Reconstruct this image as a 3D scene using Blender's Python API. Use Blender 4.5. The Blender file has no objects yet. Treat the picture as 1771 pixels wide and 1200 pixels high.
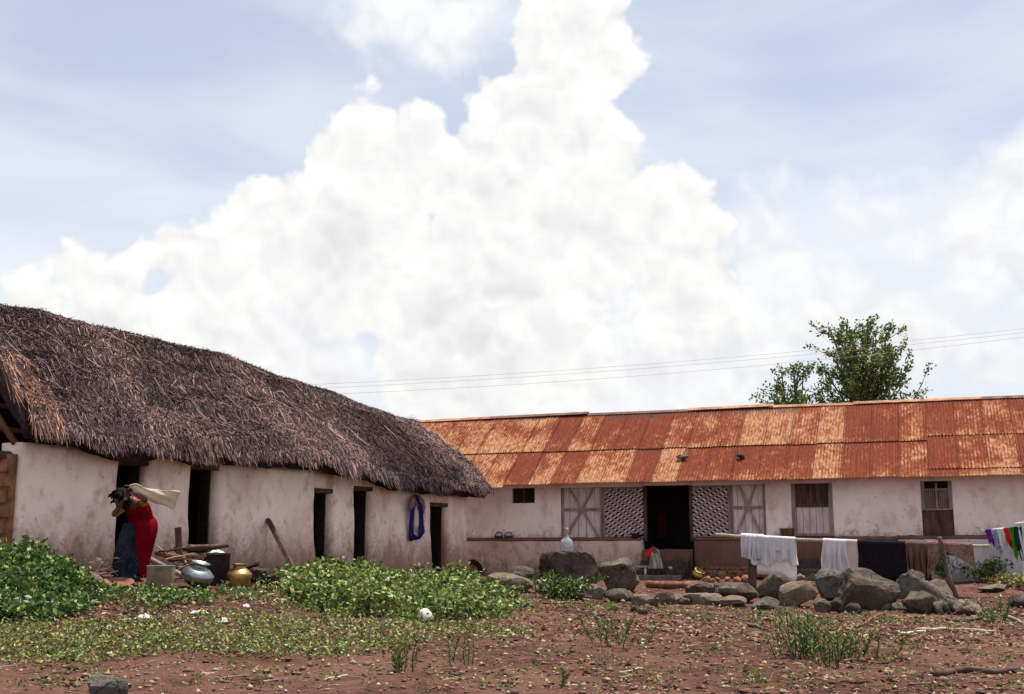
import bpy, bmesh, math, random
import numpy as np
from mathutils import Vector, Matrix, noise as mnoise

scene = bpy.context.scene
random.seed(7); RNG = np.random.default_rng(7)

# ------------------------------------------------------------------ camera
F = 2000.0; CX = 885.5; CY = 600.0; YH = 950.0; EYE = 1.6      # measured in photograph pixels (1771 wide)
PITCH = math.atan((YH - CY) / F)
cam = bpy.data.cameras.new('camera'); cam.sensor_width = 36.0
cam.lens = 36.0 * F / 1771.0
cam.clip_start = 0.1; cam.clip_end = 6000
camo = bpy.data.objects.new('camera', cam); scene.collection.objects.link(camo)
camo.location = (0, 0, EYE); camo.rotation_euler = (math.pi / 2 + PITCH, 0, 0)
scene.camera = camo

# ------------------------------------------------------------------ light
SUN_EL = math.radians(74)
SUN_H = Vector((0.40, 0.42)).normalized()       # horizontal direction towards the sun
sun_dir = Vector((SUN_H.x * math.cos(SUN_EL), SUN_H.y * math.cos(SUN_EL), math.sin(SUN_EL)))
sl = bpy.data.lights.new('sun', 'SUN'); sl.energy = 5.0; sl.angle = math.radians(0.55); sl.color = (1.0, 0.93, 0.82)
so = bpy.data.objects.new('sun', sl); scene.collection.objects.link(so)
so.rotation_euler = (-sun_dir).to_track_quat('-Z', 'Y').to_euler(); so.location = (0, 0, 30)
scene.view_settings.view_transform = 'Standard'; scene.view_settings.look = 'None'
scene.view_settings.exposure = 0.68; scene.view_settings.gamma = 1.0
scene.view_settings.use_curve_mapping = False

def ray(px, py):
    a = (px - CX) / F; b = (CY - py) / F
    return np.array([a, math.cos(PITCH) - b * math.sin(PITCH), math.sin(PITCH) + b * math.cos(PITCH)])
def P(px, py, Y):
    d = ray(px, py); return d * (Y / d[1]) + np.array([0, 0, EYE])
def on_line(O, D, px, py):
    """distance along a vertical plane (O + s D) and height where the sight line through a pixel meets it"""
    r = ray(px, py); k = r[0] / r[1]
    s = (k * O[1] - O[0]) / (D[0] - k * D[1])
    return s, P(px, py, O[1] + D[1] * s)[2]

# ------------------------------------------------------------------ world: Nishita sky with procedural clouds
world = bpy.data.worlds.new('World'); scene.world = world; world.use_nodes = True
def build_world():
    nt = world.node_tree; N = nt.nodes; L = nt.links; N.clear()
    def nd(t, **k):
        n = N.new(t)
        for a, b in k.items(): setattr(n, a, b)
        return n
    def setin(n, i, v):
        if isinstance(v, bpy.types.NodeSocket): L.new(v, n.inputs[i])
        else: n.inputs[i].default_value = v
    def mth(op, a, b=0.0, c=0.0, clamp=False):
        n = nd('ShaderNodeMath', operation=op, use_clamp=clamp)
        setin(n, 0, a); setin(n, 1, b); setin(n, 2, c); return n.outputs[0]
    def vm(op, a, b=None):
        n = nd('ShaderNodeVectorMath', operation=op); setin(n, 0, a)
        if b is not None: setin(n, 1, b)
        return n.outputs['Value'] if op in ('LENGTH', 'DOT_PRODUCT', 'DISTANCE') else n.outputs[0]
    def sstep(v, a, b, o0=0.0, o1=1.0):
        n = nd('ShaderNodeMapRange', interpolation_type='SMOOTHSTEP'); setin(n, 0, v)
        n.inputs[1].default_value = a; n.inputs[2].default_value = b; n.inputs[3].default_value = o0; n.inputs[4].default_value = o1
        return n.outputs[0]
    def noi(vec, sc, det=5, ro=0.55, dist=0.0):
        n = nd('ShaderNodeTexNoise'); setin(n, 'Vector', vec); n.inputs['Scale'].default_value = sc
        n.inputs['Detail'].default_value = det; n.inputs['Roughness'].default_value = ro; n.inputs['Distortion'].default_value = dist
        return n.outputs['Fac']
    sky = nd('ShaderNodeTexSky', sky_type='NISHITA'); sky.sun_disc = False
    sky.sun_elevation = SUN_EL; sky.sun_rotation = math.atan2(SUN_H.x, SUN_H.y)
    sky.altitude = 900; sky.air_density = 1.0; sky.dust_density = 1.6; sky.ozone_density = 1.0
    bg1 = nd('ShaderNodeBackground'); L.new(sky.outputs[0], bg1.inputs[0]); bg1.inputs[1].default_value = 0.089
    tc = nd('ShaderNodeTexCoord'); dirv = vm('NORMALIZE', tc.outputs['Generated'])
    sp = nd('ShaderNodeSeparateXYZ'); L.new(dirv, sp.inputs[0])
    u = mth('ARCTAN2', sp.outputs[0], sp.outputs[1]); v = mth('ARCSINE', sp.outputs[2])
    cb = nd('ShaderNodeCombineXYZ'); L.new(u, cb.inputs[0]); L.new(v, cb.inputs[1]); q = cb.outputs[0]
    def ang(px, py):
        d = ray(px, py); d = d / np.linalg.norm(d); return math.atan2(d[0], d[1]), math.asin(d[2])
    n1 = noi(dirv, 9, 4, 0.6); n2 = noi(dirv, 34, 5, 0.62)
    wn = nd('ShaderNodeTexNoise'); L.new(dirv, wn.inputs['Vector']); wn.inputs['Scale'].default_value = 22; wn.inputs['Detail'].default_value = 3
    wsc = nd('ShaderNodeVectorMath', operation='SCALE'); L.new(vm('SUBTRACT', wn.outputs['Color'], (0.5, 0.5, 0.5)), wsc.inputs[0]); wsc.inputs['Scale'].default_value = 0.045
    wd = vm('ADD', dirv, wsc.outputs[0])
    def voro(vec, s):
        n = nd('ShaderNodeTexVoronoi', feature='F1'); L.new(vec, n.inputs['Vector']); n.inputs['Scale'].default_value = s; return n
    vo = voro(wd, 24); vo2 = voro(wd, 62)
    wup = vm('ADD', wd, (0.004, 0.0, 0.011)); vu = voro(wup, 24); vu2 = voro(wup, 62)
    disp = mth('MULTIPLY_ADD', mth('SUBTRACT', n1, 0.5), 0.045, mth('MULTIPLY', mth('SUBTRACT', n2, 0.5), 0.027))
    disp = mth('ADD', disp, mth('MULTIPLY_ADD', mth('SUBTRACT', vo.outputs['Distance'], 0.45), 0.030, mth('MULTIPLY', mth('SUBTRACT', vo2.outputs['Distance'], 0.45), 0.011)))
    def field(blobs, k):
        acc = None
        for (px, py, r) in blobs:
            c = ang(px, py)
            d = mth('SUBTRACT', vm('DISTANCE', q, (c[0], c[1], 0)), r / 2050.0)
            acc = d if acc is None else mth('SMOOTH_MIN', acc, d, k)
        return acc
    crisp = [(985, 40, 118), (1040, 90, 92), (965, 140, 100), (860, 185, 72), (930, 230, 125), (1010, 260, 105), (625, 235, 88), (568, 262, 52), (690, 290, 118),
             (840, 330, 130), (1000, 390, 170), (1140, 370, 104), (1205, 395, 68), (470, 400, 105), (600, 440, 170), (285, 438, 56), (350, 445, 40), (400, 470, 60),
             (130, 468, 62), (60, 515, 55), (215, 470, 30), (200, 560, 100), (330, 560, 110), (850, 560, 240), (1180, 520, 130)]
    soft = [(700, -20, 95), (800, 20, 82), (640, -30, 60), (1740, 350, 70), (1790, 330, 80), (1690, 420, 80), (1590, 420, 55), (1340, 520, 130), (1480, 560, 110), (1580, 600, 80), (1120, 640, 200), (420, 680, 240), (1800, 440, 70), (1480, 380, 30), (1330, 375, 34), (1700, 640, 60)]
    dc = mth('ADD', field(crisp, 0.006), disp)
    ds = mth('ADD', field(soft, 0.03), mth('MULTIPLY', disp, 1.5))
    mc = sstep(dc, 0.004, -0.007)
    ms = mth('MULTIPLY', sstep(ds, 0.034, -0.032), 0.86)
    # the same weather all round: scattered cumulus on a flat layer, thin veil
    inv = mth('DIVIDE', 1.0, mth('MAXIMUM', mth('ADD', sp.outputs[2], 0.12), 0.05))
    pv = nd('ShaderNodeVectorMath', operation='SCALE'); L.new(dirv, pv.inputs[0]); L.new(inv, pv.inputs['Scale'])
    gen = sstep(noi(pv.outputs[0], 1.1, 6, 0.58), 0.55, 0.66)
    c0 = ang(885, 420)
    away = sstep(vm('DISTANCE', q, (c0[0], c0[1], 0)), 0.50, 0.70)
    mg = mth('MULTIPLY', gen, away)
    mask = mth('MAXIMUM', mth('MAXIMUM', mc, ms), mg)
    # veil: long wisps, stronger low down
    mp = nd('ShaderNodeMapping'); L.new(q, mp.inputs[0]); mp.inputs['Rotation'].default_value = (0, 0, math.radians(-9)); mp.inputs['Scale'].default_value = (1.6, 7.5, 1)
    wis = sstep(noi(mp.outputs[0], 1.7, 5, 0.5, 0.5), 0.36, 0.70)
    low = sstep(v, 0.42, 0.05)
    lft = sstep(noi(q, 3.3, 3, 0.5), 0.38, 0.62)
    veil = mth('ADD', mth('MULTIPLY_ADD', wis, 0.26, 0.46), mth('MULTIPLY', low, 0.26))
    veil = mth('ADD', veil, mth('MULTIPLY', lft, 0.16), 0, True)
    veil = mth('MULTIPLY', veil, sstep(v, 1.15, 0.45, 0.45, 1.0))          # the thin haze thins out overhead
    # cloud colour: bright billows, greyer bellies
    sh = mth('MULTIPLY_ADD', noi(dirv, 4.2, 5, 0.6), 0.9, mth('MULTIPLY', n1, 0.15))
    lit = mth('ADD', mth('MULTIPLY', mth('SUBTRACT', vu.outputs['Distance'], vo.outputs['Distance']), 1.15), mth('MULTIPLY', mth('SUBTRACT', vu2.outputs['Distance'], vo2.outputs['Distance']), 0.42))
    belly = mth('ADD', sstep(dc, -0.020, -0.085), mth('MULTIPLY', sstep(v, 0.30, 0.10), 0.5))
    gry = mth('MULTIPLY', sstep(mth('MULTIPLY_ADD', n2, 0.12, sh), 0.36, 0.72), mth('MINIMUM', belly, 1.0))
    gry = mth('SUBTRACT', mth('MULTIPLY_ADD', gry, 0.75, 0.16), mth('MULTIPLY', lit, 0.95), 0, True)
    cr = nd('ShaderNodeMix', data_type='RGBA'); L.new(gry, cr.inputs[0])
    cr.inputs[6].default_value = (0.638, 0.636, 0.626, 1); cr.inputs[7].default_value = (0.505, 0.499, 0.510, 1)
    bg2 = nd('ShaderNodeBackground'); L.new(cr.outputs[2], bg2.inputs[0]); bg2.inputs[1].default_value = 1.0
    bgv = nd('ShaderNodeBackground'); bgv.inputs[0].default_value = (0.54, 0.565, 0.612, 1); bgv.inputs[1].default_value = 1.0
    m1 = nd('ShaderNodeMixShader'); L.new(veil, m1.inputs[0]); L.new(bg1.outputs[0], m1.inputs[1]); L.new(bgv.outputs[0], m1.inputs[2])
    m2 = nd('ShaderNodeMixShader'); L.new(mask, m2.inputs[0]); L.new(m1.outputs[0], m2.inputs[1]); L.new(bg2.outputs[0], m2.inputs[2])
    out = nd('ShaderNodeOutputWorld'); L.new(m2.outputs[0], out.inputs[0])
build_world()

# ------------------------------------------------------------------ helpers
WL = {}                                             # world location of every object's origin
def tag(o, label=None, cat=None, group=None, kind=None):
    if label: o['label'] = label
    if cat: o['category'] = cat
    if group: o['group'] = group
    if kind: o['kind'] = kind
    return o
def link(o, parent=None, origin=(0, 0, 0)):
    scene.collection.objects.link(o)
    origin = Vector(origin)
    if parent is not None:
        o.parent = parent; o.location = origin - WL[parent.name]
    else: o.location = origin
    WL[o.name] = origin
    return o
def thing(name, label, cat, loc, group=None):
    o = bpy.data.objects.new(name, None); o.empty_display_size = 0.2
    link(o, None, loc); return tag(o, label, cat, group)

class MB:
    def __init__(s): s.v = []; s.f = []; s.c = []
    def add(s, vs, fs, col=None):
        b = len(s.v); s.v += [tuple(map(float, p)) for p in vs]; s.f += [tuple(b + i for i in f) for f in fs]
        if col is not None: s.c += [col] * len(vs)
        return s
    def box(s, c, ax, h):                            # centre, three axes, half sizes
        c = Vector(c); ax = [Vector(a) for a in ax]; vs = []
        for z in (-1, 1):
            for y in (-1, 1):
                for x in (-1, 1): vs.append(c + ax[0] * (x * h[0]) + ax[1] * (y * h[1]) + ax[2] * (z * h[2]))
        return s.add(vs, [(0, 2, 3, 1), (4, 5, 7, 6), (0, 1, 5, 4), (2, 6, 7, 3), (0, 4, 6, 2), (1, 3, 7, 5)])
    def loft(s, rings, cap=True, closed=True):
        n = len(rings[0]); vs = [p for r in rings for p in r]; fs = []
        for i in range(len(rings) - 1):
            for j in range(n if closed else n - 1):
                a = i * n + j; b = i * n + (j + 1) % n; fs.append((a, b, b + n, a + n))
        if cap and closed: fs += [tuple(range(n))[::-1], tuple((len(rings) - 1) * n + j for j in range(n))]
        return s.add(vs, fs)
    def tube(s, pts, rad, seg=8, cap=True):
        pts = [Vector(p) for p in pts]; rings = []
        if not hasattr(rad, '__len__'): rad = [rad] * len(pts)
        up = Vector((0, 0, 1)); x = None
        for i, p in enumerate(pts):
            t = (pts[min(i + 1, len(pts) - 1)] - pts[max(i - 1, 0)]).normalized()
            if x is None:
                x = t.cross(up)
                if x.length < 1e-3: x = t.cross(Vector((1, 0, 0)))
            x = (x - t * x.dot(t)).normalized(); y = t.cross(x)
            rings.append([p + (x * math.cos(2 * math.pi * k / seg) + y * math.sin(2 * math.pi * k / seg)) * rad[i] for k in range(seg)])
        return s.loft(rings, cap)
    def lathe(s, c, prof, seg=24, ax=(0, 0, 1)):     # profile of (radius, height) round an axis
        ax = Vector(ax).normalized(); c = Vector(c); x = ax.orthogonal().normalized(); y = ax.cross(x)
        return s.loft([[c + ax * h + (x * math.cos(2 * math.pi * k / seg) + y * math.sin(2 * math.pi * k / seg)) * r for k in range(seg)] for r, h in prof])
    def ell(s, c, r, ax=None, seg=12, ring=8):
        c = Vector(c); ax = [Vector(a) for a in (ax or ((1, 0, 0), (0, 1, 0), (0, 0, 1)))]; rs = []
        for i in range(ring + 1):
            th = -math.pi / 2 + math.pi * i / ring; th = max(min(th, 1.5), -1.5)
            rs.append([c + ax[0] * (r[0] * math.cos(th) * math.cos(2 * math.pi * k / seg)) + ax[1] * (r[1] * math.cos(th) * math.sin(2 * math.pi * k / seg)) + ax[2] * (r[2] * math.sin(th)) for k in range(seg)])
        return s.loft(rs)
    def build(s, name, mat, parent=None, origin=None, smooth=False):
        if origin is None: origin = WL[parent.name] if parent is not None else Vector((0, 0, 0))
        origin = Vector(origin); me = bpy.data.meshes.new(name)
        va = np.array(s.v, dtype=np.float64) - np.array(origin)
        me.from_pydata(va.tolist(), [], s.f)
        if s.c and len(s.c) == len(s.v): setcol(me, np.array(s.c))
        me.materials.append(mat)
        if smooth: me.polygons.foreach_set('use_smooth', [True] * len(me.polygons))
        me.update()
        return link(bpy.data.objects.new(name, me), parent, origin)
def setcol(me, c):
    c = np.asarray(c, dtype=np.float32)
    if c.shape[1] == 3: c = np.hstack([c, np.ones((len(c), 1), np.float32)])
    a = me.color_attributes.new('Col', 'FLOAT_COLOR', 'POINT'); a.data.foreach_set('color', c.ravel())
def bulk(name, V, quads, col, mat, parent=None, kind='stuff', origin=(0, 0, 0)):
    """large mesh from numpy arrays: V (n,3), faces (m,k)"""
    V = np.asarray(V, dtype=np.float32) - np.asarray(origin, dtype=np.float32); Q = np.asarray(quads, dtype=np.int32)
    me = bpy.data.meshes.new(name); k = Q.shape[1]
    me.vertices.add(len(V)); me.vertices.foreach_set('co', V.ravel())
    me.loops.add(Q.size); me.loops.foreach_set('vertex_index', Q.ravel())
    me.polygons.add(len(Q)); me.polygons.foreach_set('loop_start', np.arange(0, Q.size, k, dtype=np.int32))
    me.update(calc_edges=True)
    if col is not None: setcol(me, col)
    me.materials.append(mat)
    o = bpy.data.objects.new(name, me); link(o, parent, origin)
    if kind: o['kind'] = kind
    return o
def snoise(x, y, seed=0, sc=1.0, octv=4):
    r = np.random.default_rng(seed); out = 0; amp = 1.0
    x = np.asarray(x, float); y = np.asarray(y, float)
    for o in range(octv):
        for k in range(4):
            a = r.uniform(0, 2 * math.pi); f = sc * 2 ** o * r.uniform(0.7, 1.4)
            out = out + amp * 0.35 * np.sin((x * math.cos(a) + y * math.sin(a)) * f + r.uniform(0, 6.28))
        amp *= 0.5
    return out

# ------------------------------------------------------------------ materials
class MT:
    def __init__(s, name):
        s.m = bpy.data.materials.new(name); s.m.use_nodes = True; s.nt = s.m.node_tree; s.N = s.nt.nodes; s.L = s.nt.links
        s.b = s.N['Principled BSDF']; s.b.inputs['Roughness'].default_value = 0.9; s.b.inputs['Specular IOR Level'].default_value = 0.2
        g = s.N.new('ShaderNodeNewGeometry'); s.pos = g.outputs['Position']
        tc = s.N.new('ShaderNodeTexCoord'); s.obj = tc.outputs['Object']
    def si(s, n, i, v):
        if isinstance(v, bpy.types.NodeSocket): s.L.new(v, n.inputs[i])
        else: n.inputs[i].default_value = (tuple(v) + (1,) if hasattr(v, '__len__') and len(v) == 3 and n.inputs[i].type == 'RGBA' else v)
    def map(s, vec, scale=(1, 1, 1), rot=(0, 0, 0), loc=(0, 0, 0)):
        n = s.N.new('ShaderNodeMapping'); s.L.new(vec, n.inputs[0]); s.si(n, 'Scale', scale); s.si(n, 'Rotation', rot); s.si(n, 'Location', loc); return n.outputs[0]
    def noise(s, vec, scale, detail=4, rough=0.55, dist=0.0):
        n = s.N.new('ShaderNodeTexNoise'); s.L.new(vec, n.inputs['Vector']); s.si(n, 'Scale', scale); s.si(n, 'Detail', detail); s.si(n, 'Roughness', rough); s.si(n, 'Distortion', dist); return n.outputs['Fac']
    def vor(s, vec, scale, feature='F1', out='Distance'):
        n = s.N.new('ShaderNodeTexVoronoi'); n.feature = feature; s.L.new(vec, n.inputs['Vector']); s.si(n, 'Scale', scale); return n.outputs[out]
    def rng(s, v, a, b, c=0.0, d=1.0, smooth=True):
        n = s.N.new('ShaderNodeMapRange'); n.interpolation_type = 'SMOOTHSTEP' if smooth else 'LINEAR'
        for i, x in enumerate((v, a, b, c, d)): s.si(n, i, x)
        return n.outputs[0]
    def mth(s, op, a, b=0.0, c=0.0, clamp=False):
        n = s.N.new('ShaderNodeMath'); n.operation = op; n.use_clamp = clamp; s.si(n, 0, a); s.si(n, 1, b); s.si(n, 2, c); return n.outputs[0]
    def mix(s, f, a, b, mode='MIX'):
        n = s.N.new('ShaderNodeMix'); n.data_type = 'RGBA'; n.blend_type = mode; s.si(n, 0, f); s.si(n, 6, a); s.si(n, 7, b); return n.outputs[2]
    def attr(s, name='Col'):
        n = s.N.new('ShaderNodeAttribute'); n.attribute_name = name; return n.outputs['Color']
    def sep(s, v):
        n = s.N.new('ShaderNodeSeparateXYZ'); s.L.new(v, n.inputs[0]); return n.outputs
    def info(s, out):
        n = s.N.new('ShaderNodeObjectInfo'); return n.outputs[out]
    def color(s, c): s.si(s.b, 'Base Color', c); return s
    def bump(s, h, strength=0.5, dist=0.02):
        n = s.N.new('ShaderNodeBump'); s.si(n, 'Strength', strength); s.si(n, 'Distance', dist); s.L.new(h, n.inputs['Height']); s.L.new(n.outputs[0], s.b.inputs['Normal']); return s
    def set(s, **k):
        for a, b in k.items(): s.si(s.b, a.replace('_', ' '), b)
        return s
def simple(name, c, rough=0.85, var=0.35, sc=9.0, metal=0.0, bump=0.3, bd=0.01, spec=0.08, stretch=(1, 1, 1), use='pos'):
    t = MT(name); v = t.map(t.pos if use == 'pos' else t.obj, stretch)
    n = t.noise(v, sc, 6, 0.62); n2 = t.noise(v, sc * 0.23, 3)
    d = tuple(x * (1 - var) for x in c); l = tuple(min(1, x * (1 + var * 0.7)) for x in c)
    col = t.mix(t.rng(n, 0.3, 0.7), d, l); col = t.mix(t.rng(n2, 0.35, 0.7, 0, 0.45), col, d)
    t.color(col).set(Roughness=rough, Metallic=metal); t.si(t.b, 'Specular IOR Level', spec)
    if bump: t.bump(n, bump, bd)
    return t.m

def m_ground():
    t = MT('earth'); p = t.pos
    a = t.noise(p, 0.55, 5, 0.6); b = t.noise(p, 6, 6, 0.65); c = t.noise(p, 32, 5, 0.7)
    col = t.mix(t.rng(b, 0.32, 0.68), (0.042, 0.019, 0.0155), (0.116, 0.056, 0.043))
    col = t.mix(t.rng(a, 0.42, 0.66, 0, 0.7), col, (0.152, 0.080, 0.061))
    col = t.mix(t.rng(c, 0.56, 0.72, 0, 0.6), col, (0.25, 0.165, 0.12))
    col = t.mix(t.rng(t.noise(p, 19, 4, 0.6), 0.60, 0.70, 0, 0.75), col, (0.032, 0.019, 0.016))
    t.color(col).set(Roughness=1.0); t.si(t.b, 'Specular IOR Level', 0.05)
    return t.bump(t.mth('MULTIPLY_ADD', c, 0.6, b), 0.9, 0.05).m
def m_plaster(name, base, dirt, z_lo=1.15, z_hi=1.75, amt=1.0):
    t = MT(name); p = t.pos; z = t.sep(p)[2]
    st = t.noise(t.map(p, (1.9, 1.9, 0.8)), 2.2, 5, 0.65); big = t.noise(p, 0.8, 4, 0.6); fine = t.noise(p, 16, 5, 0.65)
    col = t.mix(t.rng(big, 0.3, 0.72), base, tuple(x * 0.88 for x in base))
    col = t.mix(t.mth('MULTIPLY', t.rng(st, 0.46, 0.72, 0, 0.75 * amt), t.rng(big, 0.38, 0.62)), col, tuple(x * y for x, y in zip(base, (0.62, 0.53, 0.48))))
    lim = t.mth('ADD', t.mth('MULTIPLY_ADD', st, 1.4, -0.70), t.mth('MULTIPLY_ADD', fine, 0.8, -0.4))
    w = t.rng(t.mth('ADD', z, lim), z_hi, z_lo)
    col = t.mix(t.rng(t.noise(p, 0.9, 5, 0.65), 0.47, 0.68, 0, 0.62 * amt), col, (base[0] * .66, base[1] * .55, base[2] * .50))
    col = t.mix(t.mth('MULTIPLY', w, 0.85 * amt, 0, True), col, dirt)
    sp = t.rng(t.noise(t.map(p, (1, 1, 0.7)), 11, 3, 0.5), 0.665, 0.73)
    col = t.mix(t.mth('MULTIPLY', sp, 0.7 * amt), col, tuple(x * 0.30 for x in base))
    sp2 = t.rng(t.noise(t.map(p, (1.0, 1.0, 0.75)), 2.6, 5, 0.65), 0.53, 0.70)
    col = t.mix(t.mth('MULTIPLY', sp2, 0.5 * amt), col, (dirt[0] * 1.6, dirt[1] * 1.5, dirt[2] * 1.4))
    t.color(col).set(Roughness=0.95); t.si(t.b, 'Specular IOR Level', 0.1)
    return t.bump(t.mth('MULTIPLY_ADD', fine, 0.35, st), 0.45, 0.03).m
def m_vc(name, rough=0.9, trans=0.0, spec=0.15, sc=30, var=0.25):
    t = MT(name); c = t.attr(); n = t.noise(t.pos, sc, 3)
    col = t.mix(t.rng(n, 0.3, 0.7, 0, var), c, (0, 0, 0)); t.color(col).set(Roughness=rough); t.si(t.b, 'Specular IOR Level', spec)
    if trans:
        tr = t.N.new('ShaderNodeBsdfTranslucent'); t.L.new(col, tr.inputs[0]); mx = t.N.new('ShaderNodeMixShader'); mx.inputs[0].default_value = trans
        t.L.new(t.b.outputs[0], mx.inputs[1]); t.L.new(tr.outputs[0], mx.inputs[2]); t.L.new(mx.outputs[0], t.N['Material Output'].inputs[0])
    return t.m
def m_rust():
    t = MT('rusted_corrugated_iron'); oc = t.info('Color'); o = t.sep(oc); rnd = t.info('Random'); loc = t.info('Location')
    cmb = t.N.new('ShaderNodeCombineXYZ'); t.L.new(t.mth('MULTIPLY', rnd, 37.0), cmb.inputs[0]); t.L.new(t.mth('MULTIPLY', rnd, 91.0), cmb.inputs[1])
    va = t.N.new('ShaderNodeVectorMath'); va.operation = 'ADD'; t.L.new(t.obj, va.inputs[0]); t.L.new(cmb.outputs[0], va.inputs[1]); p = va.outputs[0]
    lo = t.sep(t.obj)
    n = t.noise(p, 3.2, 5, 0.62); f = t.noise(t.map(p, (1, 0.7, 1)), 17, 5, 0.68); s = t.noise(t.map(p, (13, 0.8, 1)), 2.0, 3)
    red = t.mix(t.rng(f, 0.3, 0.7), (0.085, 0.0165, 0.0090), (0.165, 0.033, 0.0150))
    red = t.mix(t.rng(s, 0.4, 0.7, 0, 0.5), red, (0.20, 0.050, 0.021))
    pale = t.mix(t.rng(f, 0.35, 0.7), (0.25, 0.100, 0.045), (0.42, 0.255, 0.145))
    # ridges hold the paler bloom
    x = t.mth('FRACT', t.mth('MULTIPLY', lo[0], 1 / 0.0767)); crest = t.rng(t.mth('ABSOLUTE', t.mth('SUBTRACT', x, 0.5)), 0.5, 0.12)
    k = t.mth('ADD', t.mth('MULTIPLY_ADD', n, 1.7, -0.88), t.mth('MULTIPLY_ADD', f, 1.6, -0.80)); k = t.mth('ADD', k, t.mth('ADD', t.mth('MULTIPLY_ADD', o[0], 1.02, -0.05), t.mth('MULTIPLY_ADD', t.noise(t.pos, 0.9, 4, 0.6), 1.5, -0.75))); k = t.mth('ADD', k, t.rng(lo[1], 0.28, 0.0, 0, 0.22)); k = t.mth('ADD', k, t.mth('MULTIPLY_ADD', crest, 0.28, -0.14))
    k = t.mth('ADD', k, -0.13); col = t.mix(t.rng(k, 0.02, 0.40, 0, 0.8), red, (0.215, 0.060, 0.025)); col = t.mix(t.rng(k, 0.30, 0.75, 0, 0.95), col, pale)
    col = t.mix(t.rng(t.noise(t.map(p, (1.5, .45, 1)), 4.5, 5, 0.7), 0.55, 0.72, 0, 0.7), col, (0.075, 0.022, 0.014))
    col = t.mix(t.rng(lo[0], 0.028, 0.008, 0, 0.8), col, (0.045, 0.014, 0.011))      # rusted lap line along one long edge
    # soot on the upper ends where the object colour asks for it
    sm = t.mth('MULTIPLY', t.rng(t.mth('ADD', lo[1], t.mth('MULTIPLY_ADD', n, 0.5, -0.25)), 0.75, 1.02), o[1])
    col = t.mix(sm, col, (0.055, 0.035, 0.035))
    t.color(col).set(Roughness=0.8, Metallic=0.0); t.si(t.b, 'Specular IOR Level', 0.06)
    return t.bump(f, 0.25, 0.006).m
def m_stone(name, c, c2, sc=3.0):
    t = MT(name); p = t.pos; n = t.noise(p, sc, 6, 0.65); f = t.noise(p, sc * 8, 5, 0.7); r = t.info('Random')
    col = t.mix(t.rng(n, 0.35, 0.68), c, c2); col = t.mix(t.rng(f, 0.58, 0.75, 0, 0.5), col, tuple(x * 1.5 for x in c2)); col = t.mix(t.rng(f, 0.42, 0.28, 0, 0.6), col, tuple(x * 0.35 for x in c))
    vd = t.vor(t.map(p, (1, 1, 1.3)), sc * .8, 'DISTANCE_TO_EDGE'); ck = t.rng(t.mth('ADD', vd, t.mth('MULTIPLY_ADD', f, .09, -.045)), .022, .004); col = t.mix(t.mth('MULTIPLY', ck, .75), col, tuple(x * .2 for x in c))
    li = t.rng(t.noise(p, sc * 2.3, 4, 0.7), 0.60, 0.68, 0, 0.4); col = t.mix(li, col, (0.34, 0.32, 0.28))
    col = t.mix(t.mth('MULTIPLY', r, 0.35), col, tuple(x * 0.55 for x in c))
    t.color(col).set(Roughness=0.95); t.si(t.b, 'Specular IOR Level', 0.05)
    return t.bump(t.mth('MULTIPLY_ADD', f, 0.8, n), 0.9, 0.06).m
def m_cloth(name, c, c2=None, trans=0.12, pat=None, sc=40):
    t = MT(name); p = t.obj; w = t.noise(p, 5, 4); fine = t.noise(p, 150, 2)
    col = t.mix(t.rng(w, 0.3, 0.75), c, c2 or tuple(x * 0.86 for x in c))
    if pat == 'print':
        v = t.vor(p, sc, 'F1', 'Distance'); col = t.mix(t.rng(v, 0.42, 0.28), col, c2); n = t.noise(p, sc * 0.4, 3); col = t.mix(t.rng(n, 0.55, 0.62, 0, 0.7), col, c2)
    if pat == 'check':
        x = t.sep(p); a = t.rng(t.mth('ABSOLUTE', t.mth('SINE', t.mth('MULTIPLY', x[0], sc))), 0.9, 0.98); b = t.rng(t.mth('ABSOLUTE', t.mth('SINE', t.mth('MULTIPLY', x[2], sc))), 0.9, 0.98)
        col = t.mix(t.mth('MULTIPLY', t.mth('MAXIMUM', a, b), 0.55), col, c2)
    if pat == 'stripe':
        x = t.sep(p); a = t.rng(t.mth('SINE', t.mth('MULTIPLY', t.mth('ADD', x[0], t.mth('MULTIPLY', x[1], 0.6)), sc)), 0.1, 0.5); col = t.mix(t.mth('MULTIPLY', a, 0.8), col, c2)
    t.color(col).set(Roughness=0.95); t.si(t.b, 'Specular IOR Level', 0.03); t.bump(t.mth('MULTIPLY_ADD', fine, 0.06, t.noise(t.map(p, (1, 1, 0.35)), 17, 4, 0.6)), 0.8, 0.03)
    if trans:
        tr = t.N.new('ShaderNodeBsdfTranslucent'); t.L.new(col, tr.inputs[0]); mx = t.N.new('ShaderNodeMixShader'); mx.inputs[0].default_value = trans
        t.L.new(t.b.outputs[0], mx.inputs[1]); t.L.new(tr.outputs[0], mx.inputs[2]); t.L.new(mx.outputs[0], t.N['Material Output'].inputs[0])
    return t.m
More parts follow.
